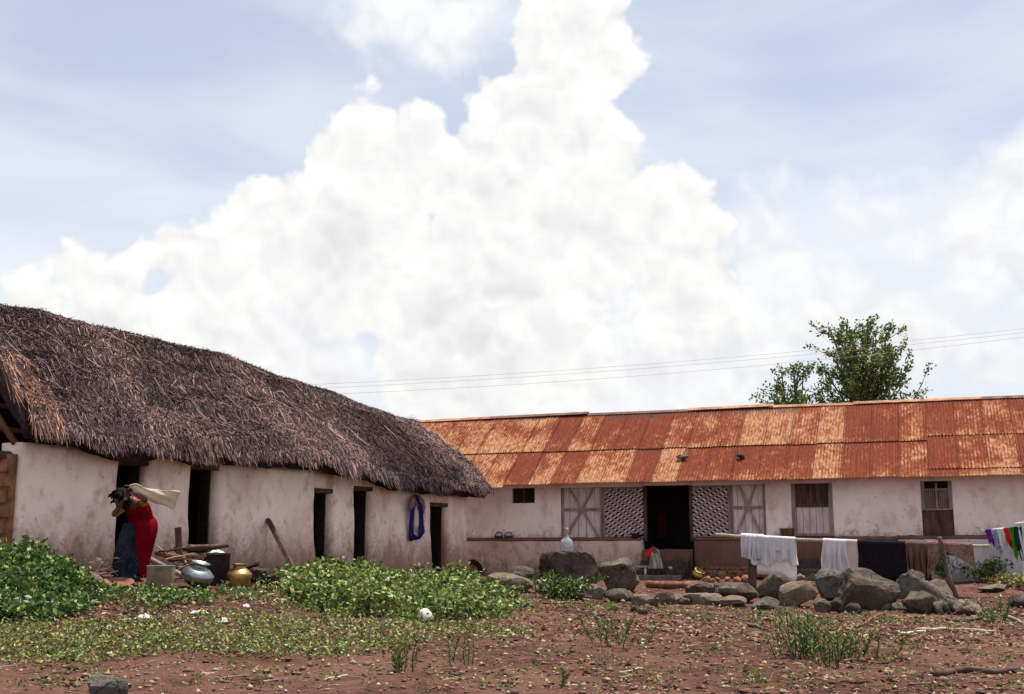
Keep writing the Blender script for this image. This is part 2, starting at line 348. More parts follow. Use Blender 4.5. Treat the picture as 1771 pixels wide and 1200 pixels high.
MAT = dict(
    earth=m_ground(),
    plaster=m_plaster('whitewashed_mud_plaster', (0.96, 0.77, 0.69), (0.23, 0.115, 0.075), 1.25, 2.2),
    plaster2=m_plaster('whitewash_plaster', (0.95, 0.80, 0.74), (0.24, 0.13, 0.10), 1.75, 2.15, 0.7),
    plinth=m_plaster('worn_limewashed_plinth', (0.68, 0.50, 0.40), (0.16, 0.075, 0.05), 0.75, 1.55, 1.25),
    plinth_d=m_plaster('brown_mud_plinth', (0.20, 0.105, 0.075), (0.07, 0.033, 0.025), 0.8, 1.5, 1.0),
    plinth_r=m_plaster('grey_washed_plinth', (0.62, 0.56, 0.56), (0.2, 0.12, 0.09), 0.8, 1.3, 0.8),
    mud=simple('bare_mud_brick', (0.27, 0.125, 0.065), 0.95, 0.5, 5, bump=0.8, bd=0.04),
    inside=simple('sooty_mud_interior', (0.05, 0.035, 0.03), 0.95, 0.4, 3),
    straw=m_vc('thatch_straw', 0.85, 0.0, 0.12, 60, 0.3),
    thatch=simple('packed_thatch', (0.060, 0.036, 0.040), 1.0, 0.55, 26, bump=1.0, bd=0.06, stretch=(1, 1, 0.35)),
    rust=m_rust(),
    ridge=simple('rusty_ridge_iron', (0.36, 0.19, 0.115), 0.8, 0.5, 3.5, bump=0.2),
    ridge_d=simple('dark_ridge_iron', (0.16, 0.085, 0.07), 0.8, 0.5, 3.5, bump=0.2),
    leaf=m_vc('leaf_green', 0.5, 0.12, 0.35, 20, 0.2),
    grass=m_vc('weed_green', 0.6, 0.2, 0.25, 20, 0.2),
    gravel=m_vc('gravel_bits', 0.95, 0.0, 0.1, 40, 0.35),
    rock=m_stone('field_boulder_stone', (0.088, 0.068, 0.054), (0.185, 0.148, 0.115)),
    rock_g=m_stone('grey_boulder_stone', (0.098, 0.084, 0.074), (0.195, 0.17, 0.147)),
    rock_p=m_stone('pale_field_stone', (0.19, 0.145, 0.11), (0.32, 0.255, 0.20), 5),
    rock_d=m_stone('dark_field_stone', (0.075, 0.05, 0.045), (0.145, 0.10, 0.085), 4),
    brick=simple('fired_brick', (0.30, 0.13, 0.075), 0.95, 0.5, 8, bump=0.6, bd=0.02),
    wood=simple('weathered_grey_wood', (0.29, 0.215, 0.195), 0.9, 0.4, 12, stretch=(1, 1, 0.2), bump=0.4),
    wood_d=simple('dark_weathered_wood', (0.105, 0.065, 0.055), 0.9, 0.5, 10, stretch=(1, 1, 0.25), bump=0.4),
    wood_r=simple('red_brown_wood', (0.21, 0.095, 0.055), 0.9, 0.5, 9, bump=0.4),
    wood_p=simple('bleached_wood', (0.46, 0.36, 0.27), 0.85, 0.35, 14, bump=0.4),
    bark=simple('rough_bark', (0.125, 0.098, 0.082), 0.95, 0.5, 18, bump=0.8, bd=0.03),
    shutter=simple('limewashed_boards', (0.68, 0.56, 0.54), 0.9, 0.30, 7, stretch=(1, 1, 0.3), bump=0.3),
    lattice=simple('faded_lattice_wood', (0.36, 0.255, 0.25), 0.9, 0.35, 14, bump=0.3),
    lattice_w=simple('pale_lattice_wood', (0.66, 0.57, 0.58), 0.9, 0.30, 14, bump=0.3),
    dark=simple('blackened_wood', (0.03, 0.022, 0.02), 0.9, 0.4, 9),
    iron=simple('dark_iron', (0.05, 0.045, 0.045), 0.55, 0.4, 20, metal=0.5, spec=0.4),
    alum=simple('dull_aluminium', (0.28, 0.31, 0.315), 0.42, 0.22, 7, metal=0.95, bump=0.15, bd=0.004, spec=0.5),
    brass=simple('worn_brass', (0.44, 0.27, 0.10), 0.42, 0.3, 8, metal=0.9, bump=0.15, bd=0.004, spec=0.5),
    tin=simple('tarnished_tin', (0.22, 0.14, 0.09), 0.6, 0.4, 9, metal=0.3, bump=0.2, spec=0.4),
    skin=simple('brown_skin', (0.10, 0.048, 0.032), 0.6, 0.15, 12, bump=0.1, spec=0.35),
    hair=simple('black_hair', (0.006, 0.005, 0.005), 0.75, 0.3, 40, bump=0.6, spec=0.05),
    red=m_cloth('red_sari_cotton', (0.20, 0.003, 0.009), (0.12, 0.002, 0.006), 0.03),
    navy=m_cloth('dark_blue_printed_cotton', (0.010, 0.012, 0.026), (0.034, 0.038, 0.052), 0.0, 'print', 24),
    yellow=m_cloth('mustard_cotton', (0.42, 0.24, 0.03), None, 0.05),
    beige=m_cloth('unbleached_towel_cotton', (0.70, 0.58, 0.43), (0.56, 0.45, 0.33), 0.1),
    white=m_cloth('white_washed_cotton', (0.86, 0.84, 0.84), (0.78, 0.75, 0.76), 0.34),
    offwhite=m_cloth('cream_cotton', (0.66, 0.55, 0.46), None, 0.15),
    black=m_cloth('black_wool_blanket', (0.010, 0.008, 0.011), (0.022, 0.014, 0.020), 0.0, 'check', 38),
    brown=m_cloth('brown_shawl_wool', (0.19, 0.105, 0.08), (0.12, 0.065, 0.05), 0.04, 'stripe', 60),
    printc=m_cloth('faded_printed_cotton', (0.32, 0.215, 0.16), (0.19, 0.085, 0.07), 0.06, 'print', 17),
    blue=m_cloth('ultramarine_cotton', (0.025, 0.03, 0.20), (0.012, 0.015, 0.10), 0.06),
    pinkb=m_cloth('dusty_brown_pink_cotton', (0.32, 0.16, 0.14), None, 0.06),
    purple=m_cloth('violet_cotton', (0.24, 0.03, 0.20), (0.06, 0.02, 0.22), 0.06),
    cobalt=m_cloth('dark_blue_patterned_cotton', (0.04, 0.06, 0.26), (0.5, 0.5, 0.6), 0.06, 'print', 22),
    scarlet=m_cloth('scarlet_cotton', (0.66, 0.025, 0.02), None, 0.1),
    green=m_cloth('leaf_green_cotton', (0.12, 0.36, 0.03), (0.05, 0.16, 0.02), 0.1),
    teal=m_cloth('dark_green_cotton', (0.012, 0.055, 0.055), (0.008, 0.03, 0.03), 0.05),
    frock=m_cloth('sage_striped_cotton', (0.45, 0.46, 0.36), (0.16, 0.15, 0.12), 0.05, 'stripe', 70),
    dimred=m_cloth('dull_red_cotton', (0.10, 0.008, 0.012), None, 0.0),
    scrap=simple('pale_scrap', (0.62, 0.56, 0.50), 0.9, 0.3, 9),
    wire=simple('grey_wire', (0.42, 0.33, 0.34), 0.6, 0.2, 9, bump=0),
    terracotta=simple('terracotta', (0.24, 0.11, 0.065), 0.9, 0.35, 6),
    orange=simple('marigold_petals', (0.8, 0.22, 0.02), 0.8, 0.2, 20, bump=0),
)
def m_glass():
    t = MT('thick_clear_glass'); t.set(Roughness=0.08, IOR=1.45); t.si(t.b, 'Base Color', (0.86, 0.92, 0.95)); t.si(t.b, 'Transmission Weight', 0.85); t.si(t.b, 'Specular IOR Level', 0.5)
    return t.m
MAT['glass'] = m_glass()
# ------------------------------------------------------------------ ground
CTRL = [(0, 1200, 10.5), (450, 1200, 10.5), (885, 1200, 10.5), (1330, 1200, 10.5), (1771, 1200, 10.5),
        (0, 1100, 13), (450, 1100, 13.5), (885, 1100, 15), (1330, 1100, 15.5), (1771, 1100, 15.5),
        (0, 1040, 15), (200, 1030, 16), (450, 1040, 16.5), (700, 1060, 17), (900, 1060, 19), (1000, 1040, 22), (1300, 1040, 22), (1500, 1060, 20.5), (1771, 1040, 21.5),
        (100, 985, 16.8), (300, 1008, 17.6), (430, 1000, 19.3), (560, 990, 21.7), (700, 990, 25), (815, 998, 27.5), (900, 1003, 29.5), (1100, 1003, 28.8),
        (1300, 1015, 25), (1650, 1033, 23), (1300, 1003, 28), (1700, 1008, 26), (1771, 1008, 26)]
cp = np.array([P(*c) for c in CTRL])
extra = np.array([(0, 0, 0), (-15, 0, .1), (15, 0, .0), (-14, 10, .6), (18, 10, .35), (-12, 18, 1.3), (-12, 26, 1.2), (-8, 34, 1.0), (0, 40, .95), (16, 36, .95), (24, 25, .9), (20, 18, .6),
                  (-25, 25, 1.2), (-20, 45, 1.0), (25, 45, .95), (0, -10, 0), (-20, -8, 0), (24, -8, 0), (-4, 26, 1.15), (-6, 22, 1.2), (6, 31, .9), (12, 29, .9)], float)
CPT = np.vstack([cp, extra])
def _fit():
    A = np.linalg.norm(CPT[:, None, :2] - CPT[None, :, :2], axis=2); n = len(CPT)
    M = np.zeros((n + 1, n + 1)); M[:n, :n] = -A - 0.05 * np.eye(n) * -1; M[:n, n] = 1; M[n, :n] = 1
    return np.linalg.solve(M, np.append(CPT[:, 2], 0))
CW = _fit()
GX0, GX1, GY0, GY1, GS = -30.0, 32.0, -12.0, 50.0, 0.25
gxs = np.arange(GX0, GX1 + .01, GS); gys = np.arange(GY0, GY1 + .01, GS)
_gx, _gy = np.meshgrid(gxs, gys); _z = np.full(_gx.shape, CW[-1])
for i in range(len(CPT)): _z += CW[i] * -np.hypot(_gx - CPT[i, 0], _gy - CPT[i, 1])
for _ in range(3):
    _z = (_z + np.roll(_z, 1, 0) + np.roll(_z, -1, 0) + np.roll(_z, 1, 1) + np.roll(_z, -1, 1)) / 5
_z += 0.022 * snoise(_gx, _gy, 3, 1.4, 3)
_e = np.clip(np.minimum(np.minimum(_gx - GX0, GX1 - _gx), np.minimum(_gy - GY0, GY1 - _gy)) / 6, 0, 1)
_z = _z * _e + 0.6 * (1 - _e)
def G(x, y):
    x = np.asarray(x, float); y = np.asarray(y, float)
    fx = np.clip((x - GX0) / GS, 0, len(gxs) - 1.001); fy = np.clip((y - GY0) / GS, 0, len(gys) - 1.001)
    i = fx.astype(int); j = fy.astype(int); a = fx - i; b = fy - j
    return (_z[j, i] * (1 - a) + _z[j, i + 1] * a) * (1 - b) + (_z[j + 1, i] * (1 - a) + _z[j + 1, i + 1] * a) * b
def gpa(px, py):
    """where sight lines through pixels meet the ground (vectorised)"""
    px = np.atleast_1d(np.asarray(px, float)); py = np.atleast_1d(np.asarray(py, float))
    a = (px - CX) / F; b = (CY - py) / F
    dy = math.cos(PITCH) - b * math.sin(PITCH); dx = a / dy; dz = (math.sin(PITCH) + b * math.cos(PITCH)) / dy
    lo = np.full(px.shape, 6.0); hit = np.full(px.shape, 31.0); done = np.zeros(px.shape, bool)
    for Y in np.arange(6, 31, 0.1):
        below = (EYE + dz * Y) < G(dx * Y, np.full(px.shape, Y)); new = below & ~done; hit[new] = Y; done |= new
    return np.stack([dx * hit, hit, G(dx * hit, hit)], 1)
def gp(px, py): return Vector(gpa(px, py)[0])
def gpb(px, py, back=0.0):
    g = gp(px, py); k = g.x / g.y; Y = g.y + back; return Vector((k * Y, Y, float(G(k * Y, Y))))
def gz(x, y): return float(G(x, y))

def build_ground():
    def axis(a, b, st, far):
        c = list(np.arange(a, b + st / 2, st)); lo = []; hi = []; d = st * 2
        x = a
        while x > -far: x -= d; lo.append(x); d *= 1.5
        d = st * 2; x = b
        while x < far: x += d; hi.append(x); d *= 1.5
        return np.array(lo[::-1] + c + hi)
    xs = axis(-10, 14, 0.11, 2500); ys = axis(8, 31, 0.11, 2500)
    X, Y = np.meshgrid(xs, ys); Z = G(X, Y)
    near = ((X > -11) & (X < 15) & (Y > 7) & (Y < 32))
    Z = Z + near * (0.016 * snoise(X, Y, 11, 5.0, 3) + 0.012 * snoise(X, Y, 12, 17.0, 2))
    nx, ny = len(xs), len(ys); idx = np.arange(nx * ny).reshape(ny, nx)
    Q = np.stack([idx[:-1, :-1], idx[:-1, 1:], idx[1:, 1:], idx[1:, :-1]], -1).reshape(-1, 4)
    o = bulk('ground', np.stack([X, Y, Z], -1).reshape(-1, 3), Q, None, MAT['earth'], kind='structure')
    o.data.polygons.foreach_set('use_smooth', [True] * len(o.data.polygons))
build_ground()

# ------------------------------------------------------------------ thatched house
W0 = P(18, 860, 16.6)[:2]; W1 = P(810, 930, 27.6)[:2]; HL = float(np.linalg.norm(W1 - W0)); HD = (W1 - W0) / HL; HN = np.array([HD[1], -HD[0]])
def hp(s, t, z): q = W0 + HD * s + HN * t; return Vector((q[0], q[1], z))
def hs(px, py, t=0.0): return on_line(W0 + HN * t, HD, px, py)
hd3 = Vector((HD[0], HD[1], 0)); hn3 = Vector((HN[0], HN[1], 0)); UP = Vector((0, 0, 1))
house = thing('thatched_house', 'long whitewashed mud house with sagging grey thatch and five dark doorways', 'house', hp(HL / 2, -2.2, 1.1))
EAVE_T, RIDGE_T = 0.36, -2.2
ev = [hs(x, y, EAVE_T) for x, y in [(65, 765), (130, 778), (200, 795), (300, 800), (380, 805), (470, 815), (550, 820), (620, 832), (680, 850), (740, 858), (800, 865), (850, 862)]]
rv = [hs(x, y, RIDGE_T) for x, y in [(0, 520), (60, 527), (160, 558), (290, 592), (380, 606), (430, 625), (470, 645), (520, 660), (560, 672), (600, 688), (690, 725)]]
ev_s, ev_z = np.array([e[0] for e in ev]), np.array([e[1] for e in ev])
rv_s, rv_z = np.array([-0.3] + [e[0] for e in rv]), np.array([5.6] + [e[1] for e in rv])
RS0, RS1 = 0.0, 13.0                                  # roof runs from verge to verge
def roof_pt(s, v):
    """top of the thatch: v=-1 rear eave, 0 ridge, 1 front eave (vectorised) -> s,t,z"""
    s = np.asarray(s, float); v = np.asarray(v, float); a = np.abs(v)
    zr = np.interp(s, rv_s, rv_z); ze = np.interp(s, ev_s, ev_z) + 0.33
    tf = np.where(v >= 0, RIDGE_T + (EAVE_T - RIDGE_T) * a, RIDGE_T - 2.6 * a)
    z = zr + (ze - zr) * a + 0.13 * np.sin(math.pi * a) - 0.10 * np.exp(-(a / 0.05) ** 2)
    z = z + (0.055 * snoise(s, a * 2.8, 21, 1.6, 3) + 0.034 * snoise(s * 1.0, a * 2.8, 22, 6.0, 3) - 0.20 * np.clip(snoise(s * 0.8, a * 4.5, 25, 2.3, 2) - 0.7, 0, 1)) * np.clip(a * 6, 0.25, 1)
    st = (a * 4.2 + 0.16 * snoise(s, a, 23, 1.1, 2)) % 1.0          # laid courses: small steps
    return s, tf, z + 0.085 * st
def build_thatch():
    ns, nv = 200, 60
    S, V = np.meshgrid(np.linspace(RS0, RS1, ns), np.linspace(-1, 1, nv)); s, t, z = roof_pt(S, V)
    top = np.stack([W0[0] + HD[0] * s + HN[0] * t, W0[1] + HD[1] * s + HN[1] * t, z], -1)
    z2 = z - 0.30; t2 = np.where(V >= 0, t - 0.16, t + 0.16)
    bot = np.stack([W0[0] + HD[0] * s + HN[0] * t2, W0[1] + HD[1] * s + HN[1] * t2, z2], -1)
    VV = np.vstack([top.reshape(-1, 3), bot.reshape(-1, 3)]); n = ns * nv; I = np.arange(n).reshape(nv, ns)
    q = np.stack([I[:-1, :-1], I[:-1, 1:], I[1:, 1:], I[1:, :-1]], -1).reshape(-1, 4); qb = q[:, ::-1] + n
    def rim(a): return np.stack([a[:-1], a[1:], a[1:] + n, a[:-1] + n], -1)
    Q = np.vstack([q, qb, rim(I[0]), rim(I[-1])[:, ::-1], rim(I[:, 0])[:, ::-1], rim(I[:, -1])])
    o = bulk('thatch_roof', VV, Q, None, MAT['thatch'], house, kind=None, origin=WL[house.name])
    o.data.polygons.foreach_set('use_smooth', [True] * len(o.data.polygons))
    return o
roof = build_thatch()
def strands(name, s, v, length, lift, side, width, col, parent, rng):
    """straw blades lying down-slope on the thatch: two-segment strips"""
    n = len(s); eps = 0.012
    def W(s, v, off):
        ss, t, z = roof_pt(s, np.clip(v, -1, 1)); over = np.maximum(np.abs(v) - 1, 0) * 2.6
        return np.stack([W0[0] + HD[0] * ss + HN[0] * (t + over * 0.55 * np.sign(v)), W0[1] + HD[1] * ss + HN[1] * (t + over * 0.55 * np.sign(v)), z + off - over * 1.15], -1)
    sg = np.sign(v) + (v == 0); dv = length / 3.6 * sg
    p0 = W(s, v, -0.015); p1 = W(s + side * 0.5, v + dv * 0.5, lift * 0.6 + 0.008); p2 = W(s + side, v + dv, lift + 0.004)
    d = p2 - p0; d /= np.linalg.norm(d, axis=1, keepdims=True) + 1e-9
    w = np.cross(d, np.array([0.0, 0, 1])) + rng.normal(0, 0.45, (n, 3)); w /= np.linalg.norm(w, axis=1, keepdims=True) + 1e-9; w *= width[:, None]
    V = np.stack([p0 - w, p0 + w, p1 + w, p1 - w, p2 + w * 0.4, p2 - w * 0.4], 1).reshape(-1, 3); b = np.arange(n)[:, None] * 6
    Q = np.vstack([b + np.array([0, 1, 2, 3]), b + np.array([3, 2, 4, 5])])
    return bulk(name, V, Q, np.repeat(col, 6, 0), MAT['straw'], parent, 'stuff', WL[house.name])
def straw_col(n, s, v, rng):
    k = rng.beta(0.8, 3.0, n)[:, None]
    lo = np.array([0.028, 0.015, 0.020]); hi = np.array([0.60, 0.40, 0.385])
    c = lo + (hi - lo) * k
    pat = snoise(s, v * 2.8, 31, 1.3, 3)[:, None]
    c = c * np.clip(1.0 + 0.5 * pat, 0.45, 1.8)
    c = c * (1 - 0.8 * np.clip((snoise(s * 0.8, np.abs(v) * 4.5, 25, 2.3, 2) - 0.7) * 1.6, 0, 1))[:, None] * (1 - 0.6 * (snoise(s * 1.5, v * 9, 37, 3.0, 3) > 0.85))[:, None]     # shade of the pits put into the straw colour, plus scattered darker patches
    fresh = ((snoise(s * 1.6, v * 0.7, 33, 1.0, 3) > 0.62) & (rng.random(n) < 0.5))[:, None]
    c = np.where(fresh, c * np.array([1.6, 1.4, 1.2]) + 0.03, c)
    nl = (s < 0.55)[:, None] & (np.abs(v) > 0.60)[:, None] & (rng.random(n) < 0.55)[:, None]
    return np.where(nl, c * np.array([1.6, 1.3, 1.0]) + np.array([.10, .06, .025]), c)
def build_straw():
    r = np.random.default_rng(5)
    n = 200000; s = r.uniform(RS0, RS1, n); v = np.where(r.random(n) < 0.90, r.uniform(0.0, 1.0, n), -r.uniform(0, 0.55, n))
    L = np.clip(r.lognormal(-2.5, 0.55, n), 0.04, 0.5); lift = np.abs(r.normal(0, 0.022, n)); side = r.normal(0, 0.055, n) + 0.05 * snoise(s, v * 3, 41, 1.5, 2)
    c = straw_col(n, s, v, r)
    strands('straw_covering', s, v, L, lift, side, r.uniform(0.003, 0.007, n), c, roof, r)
    # shaggy fringe along the eave and at both verges
    n = 20000; s = r.uniform(RS0, RS1, n); v = r.uniform(0.95, 1.02, n); L = r.uniform(0.10, 0.42, n) * (0.75 + 0.35 * snoise(s, s * 0, 43, 3.0, 3))
    L = np.clip(L, 0.05, 0.45)
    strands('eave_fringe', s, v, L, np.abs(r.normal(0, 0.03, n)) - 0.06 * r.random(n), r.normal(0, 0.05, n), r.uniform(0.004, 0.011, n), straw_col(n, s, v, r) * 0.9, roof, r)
    n = 6000; e = r.random(n) < 0.5; s = np.where(e, r.uniform(RS0 - 0.05, RS0 + 0.15, n), r.uniform(RS1 - 0.15, RS1 + 0.08, n)); v = r.uniform(-0.3, 0.82, n)
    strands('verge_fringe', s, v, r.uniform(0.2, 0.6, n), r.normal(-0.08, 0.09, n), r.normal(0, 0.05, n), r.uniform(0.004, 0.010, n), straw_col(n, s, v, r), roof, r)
    # long stray stalks lying loose
    n = 420; s = r.uniform(RS0, RS1, n); v = r.uniform(0.03, 0.72, n)
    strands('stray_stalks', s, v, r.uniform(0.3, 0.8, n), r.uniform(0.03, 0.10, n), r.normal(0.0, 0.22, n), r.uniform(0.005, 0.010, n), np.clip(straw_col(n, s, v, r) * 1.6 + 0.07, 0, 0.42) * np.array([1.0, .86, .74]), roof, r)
    # ridge tufts
    n = 5000; s = r.uniform(RS0, RS1, n); v = r.uniform(-0.04, 0.04, n)
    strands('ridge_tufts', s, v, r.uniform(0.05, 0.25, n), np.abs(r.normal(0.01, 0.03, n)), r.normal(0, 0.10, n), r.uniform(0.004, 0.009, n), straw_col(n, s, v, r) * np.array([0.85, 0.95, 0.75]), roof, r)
build_straw()

DOORS = []                                           # s0, s1, top
for (x0, x1, yt) in [(211, 258, 800), (334, 380, 808), (548, 577, 850), (617, 646, 846), (748, 776, 874)]:
    a, zt = hs(x0, yt); b, _ = hs(x1, yt); DOORS.append((a, b, zt))
ZB, ZT = 0.6, 3.13
def pier(mb, s0, s1, seed, thick=0.42, flare=0.075):
    prof = []                                        # plan outline, rounded at the front corners
    w = s1 - s0; r = min(0.14, w * 0.35)
    for k in range(7):
        a = math.pi / 2 * k / 6; prof.append((s0 + r - r * math.cos(a), -r + r * math.sin(a)))
    m = max(3, int(w / 0.12))
    for k in range(1, m): prof.append((s0 + r + (w - 2 * r) * k / m, 0))
    for k in range(7):
        a = math.pi / 2 * k / 6; prof.append((s1 - r + r * math.sin(a), -r + r * math.cos(a)))
    prof += [(s1, -thick), (s0, -thick)]
    rings = []
    for i in range(26):
        z = ZB + (ZT - ZB) * i / 25; g = gz(*hp((s0 + s1) / 2, 0.1, 0)[:2]); h = max(0, min(1, (z - g) / 1.6)); fl = flare * (1 - h) ** 1.8
        ring = []
        for (s, t) in prof:
            front = max(0.0, 1 + t / thick); nn = mnoise.noise(Vector((s * 1.3 + seed, z * 1.2, t * 2))) * 0.035 + mnoise.noise(Vector((s * 4 + seed, z * 4, t * 4))) * 0.014
            dx = (s - (s0 + s1) / 2) / max(w / 2, .01)
            edge = 1 if abs(dx) > 0.7 else 0
            ring.append(hp(s + (nn * 0.9 + fl * 0.28 * np.sign(dx)) * edge, t + (fl + nn) * front, z))
        rings.append(ring)
    mb.loft(rings)
mb = MB(); cuts = [0.10] + [x for d in DOORS for x in d[:2]] + [HL]
for i in range(0, len(cuts), 2): pier(mb, cuts[i], cuts[i + 1], i * 3.7)
for (a, b, zt) in DOORS:                              # plastered wall above each doorway
    mb.box(hp((a + b) / 2, -0.215, (zt + 0.07 + ZT) / 2), (hd3, hn3, UP), ((b - a) / 2 + 0.05, 0.17, (ZT - zt - 0.07) / 2))
wall = mb.build('wall', MAT['plaster'], house, smooth=True)
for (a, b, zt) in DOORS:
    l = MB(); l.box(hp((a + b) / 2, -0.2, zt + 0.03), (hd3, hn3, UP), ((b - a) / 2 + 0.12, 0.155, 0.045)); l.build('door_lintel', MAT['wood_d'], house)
    jb_ = MB(); jb_.box(hp(b - 0.055, -0.285, zt - 0.95), (hd3, hn3, UP), (0.012, 0.12, 0.95)); jb_.build('reveal_shade_board', MAT['dark'], house)  # dark board added inside the right reveal to make it look shaded
    fr = MB()
    for s_ in (a + 0.025, b - 0.025): fr.box(hp(s_, -0.38, zt - 0.9), (hd3, hn3, UP), (0.03, 0.035, 0.9))
    fr.build('door_frame', MAT['dark'], house)
mb = MB()
mb.box(hp(HL / 2, -4.2, 1.75), (hd3, hn3, UP), (HL / 2 - 0.01, 0.2, 1.25)); mb.build('rear_wall', MAT['plaster'], house)
for s_, mt in ((0.2, 'mud'), (HL - 0.2, 'plaster')):
    tf_ = -0.02 if s_ < 1 else -0.43
    mb = MB(); rings = []
    for z in np.linspace(0.6, 2.95, 14):
        ring = []
        for t in list(np.linspace(-3.99, tf_, 16)): ring.append((t, -0.2))
        rg = [hp(s_ + (0.19 + 0.04 * mnoise.noise(Vector((t * 2, z * 2, s_)))) * (-1 if s_ < 1 else 1), t, z) for t, _ in ring] + [hp(s_ + (-0.11 if s_ < 1 else -0.19), t, z) for t, _ in ring[::-1]]
        rings.append(rg)
    mb.loft(rings); mb.build('end_wall', MAT[mt], house, smooth=True)
mb = MB()                                            # brick-sized lumps showing in the bare end wall
for k in range(8):
    z = 1.25 + k * 0.22; t = -0.06 - (k % 2) * 0.08
    b = MB(); b.box(hp(0.0 - .012 * (k % 3), t - 0.08, z), (hd3, (hn3 + hd3 * .06 * ((k % 3) - 1)).normalized(), UP), (0.02, 0.12 + .02 * (k % 2), 0.078 + .012 * (k % 2))); b.build('mud_brick', MAT['mud'], house)
# partition walls keep the rooms dark
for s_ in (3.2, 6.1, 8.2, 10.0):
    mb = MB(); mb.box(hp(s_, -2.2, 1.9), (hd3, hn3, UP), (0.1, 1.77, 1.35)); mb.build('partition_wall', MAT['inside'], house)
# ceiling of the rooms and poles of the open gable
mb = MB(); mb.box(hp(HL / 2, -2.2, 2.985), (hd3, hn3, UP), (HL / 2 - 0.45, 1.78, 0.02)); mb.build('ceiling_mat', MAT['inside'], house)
for k, s_ in enumerate((0.10, 0.55)):
    for sg in (1, -1):
        mb = MB(); mb.tube([hp(s_, -0.12 if sg > 0 else -4.3, 3.12), hp(s_, RIDGE_T, 5.15)], 0.05); mb.build('rafter', MAT['wood_r'], house, smooth=True)
for k, (t, z) in enumerate([(-0.55, 3.35), (-0.95, 3.75), (-1.4, 4.15), (-1.8, 4.6)]):
    mb = MB(); mb.tube([hp(-0.12, t, z), hp(1.3, t, z)], 0.035); mb.build('purlin', MAT['wood_r'], house, smooth=True)
mb = MB(); mb.tube([hp(-0.15, -0.22, 2.93), hp(1.2, -0.22, 2.95)], 0.07); mb.build('wall_plate', MAT['wood_d'], house, smooth=True)

# ------------------------------------------------------------------ iron-roofed building
A0 = P(710, 930, 31.9)[:2]; B0 = P(1771, 930, 26.6)[:2]; BD = (B0 - A0) / np.linalg.norm(B0 - A0); BN = np.array([BD[1], -BD[0]])
def bp(s, t, z): q = A0 + BD * s + BN * t; return Vector((q[0], q[1], z))
def bs(px, py=900, t=0.0): return on_line(A0 + BN * t, BD, px, py)
bd3 = Vector((BD[0], BD[1], 0)); bn3 = Vector((BN[0], BN[1], 0)); BX = (bd3, bn3, UP)
BS0, BS1 = -1.7, 20.0
hall = thing('iron_roofed_building', 'long low whitewashed building under rusty red corrugated iron with lattice porch', 'building', bp(8, -2.5, 0.9))
E_Z, E_T, R_Z, R_T = 3.25, 0.55, 5.36, -2.6
def roofz(t): return E_Z + (R_Z - E_Z) * (E_T - t) / (E_T - R_T)
slope = Vector(bn3 * (R_T - E_T)) + UP * (R_Z - E_Z); SL = slope.length; slope.normalize(); rnorm = bd3.cross(slope).normalized()
def sheet_mesh():
    me = bpy.data.meshes.new('corrugated_sheet'); n = 9 * 6; vs = []; fs = []
    for j, y in enumerate((0.0, 0.5, 1.0)):
        for i in range(n + 1): vs.append((0.69 * i / n, y, 0.011 * math.cos(2 * math.pi * i / 6.0)))
    for j in range(2):
        for i in range(n): a = j * (n + 1) + i; fs.append((a, a + 1, a + n + 2, a + n + 1))
    me.from_pydata(vs, [], fs); me.materials.append(MAT['rust']); me.polygons.foreach_set('use_smooth', [True] * len(fs)); me.update(); return me
SHM = sheet_mesh()
up_pale = [(705, .62), (820, .72), (925, .62), (970, .12), (1010, .58), (1055, .16), (1095, .10), (1140, .42), (1185, .46), (1228, .34), (1270, .76), (1315, .76), (1360, .44), (1405, .60), (1450, .12), (1495, .16), (1540, .42), (1585, .14), (1630, .42), (1685, .44), (1730, .30), (1760, .25)]
lo_pale = [(700, .6), (780, .66), (850, .38), (870, .6), (905, .2), (950, .48), (990, .22), (1035, .62), (1085, .12), (1125, .76), (1170, .16), (1215, .14), (1260, .12), (1310, .2), (1355, .18), (1400, .66), (1448, .30), (1495, .34), (1545, .42), (1590, .06), (1635, .34), (1685, .58), (1740, .10)]
def look(tab, px):
    v = tab[0][1]
    for a, b in tab:
        if px >= a: v = b
    return v
def px_of(p):
    d = Vector(p) - camo.location; fw = Vector((0, math.cos(PITCH), math.sin(PITCH))); u2 = Vector((0, -math.sin(PITCH), math.cos(PITCH)))
    return CX + F * d.x / d.dot(fw), CY - F * d.dot(u2) / d.dot(fw)
def put_sheet(s, d0, d1, lift, pale, soot, rear=False, rot=0.0):
    o = bpy.data.objects.new('roof_sheet', SHM); scene.collection.objects.link(o); o.parent = hall
    if not rear: ax, ay, az = bd3, slope, rnorm
    else:
        ay = (Vector(bn3 * (E_T - R_T)) + UP * (R_Z - E_Z)).normalized(); ax = -bd3; az = ax.cross(ay).normalized()
    org = (bp(s, E_T, E_Z) if not rear else bp(s, 2 * R_T - E_T, E_Z)) + ay * d0 + az * lift
    M = Matrix((ax, ay, az)).transposed().to_4x4() @ Matrix.Rotation(rot, 4, 'Z') @ Matrix.Diagonal((1, d1 - d0, 1, 1))
    M.translation = org - WL[hall.name]; o.matrix_basis = M; o.color = (max(0.0, min(1.0, pale)), soot, 0, 1); WL[o.name] = org
    return o
k = 0; s = BS0; rr = random.Random(3)
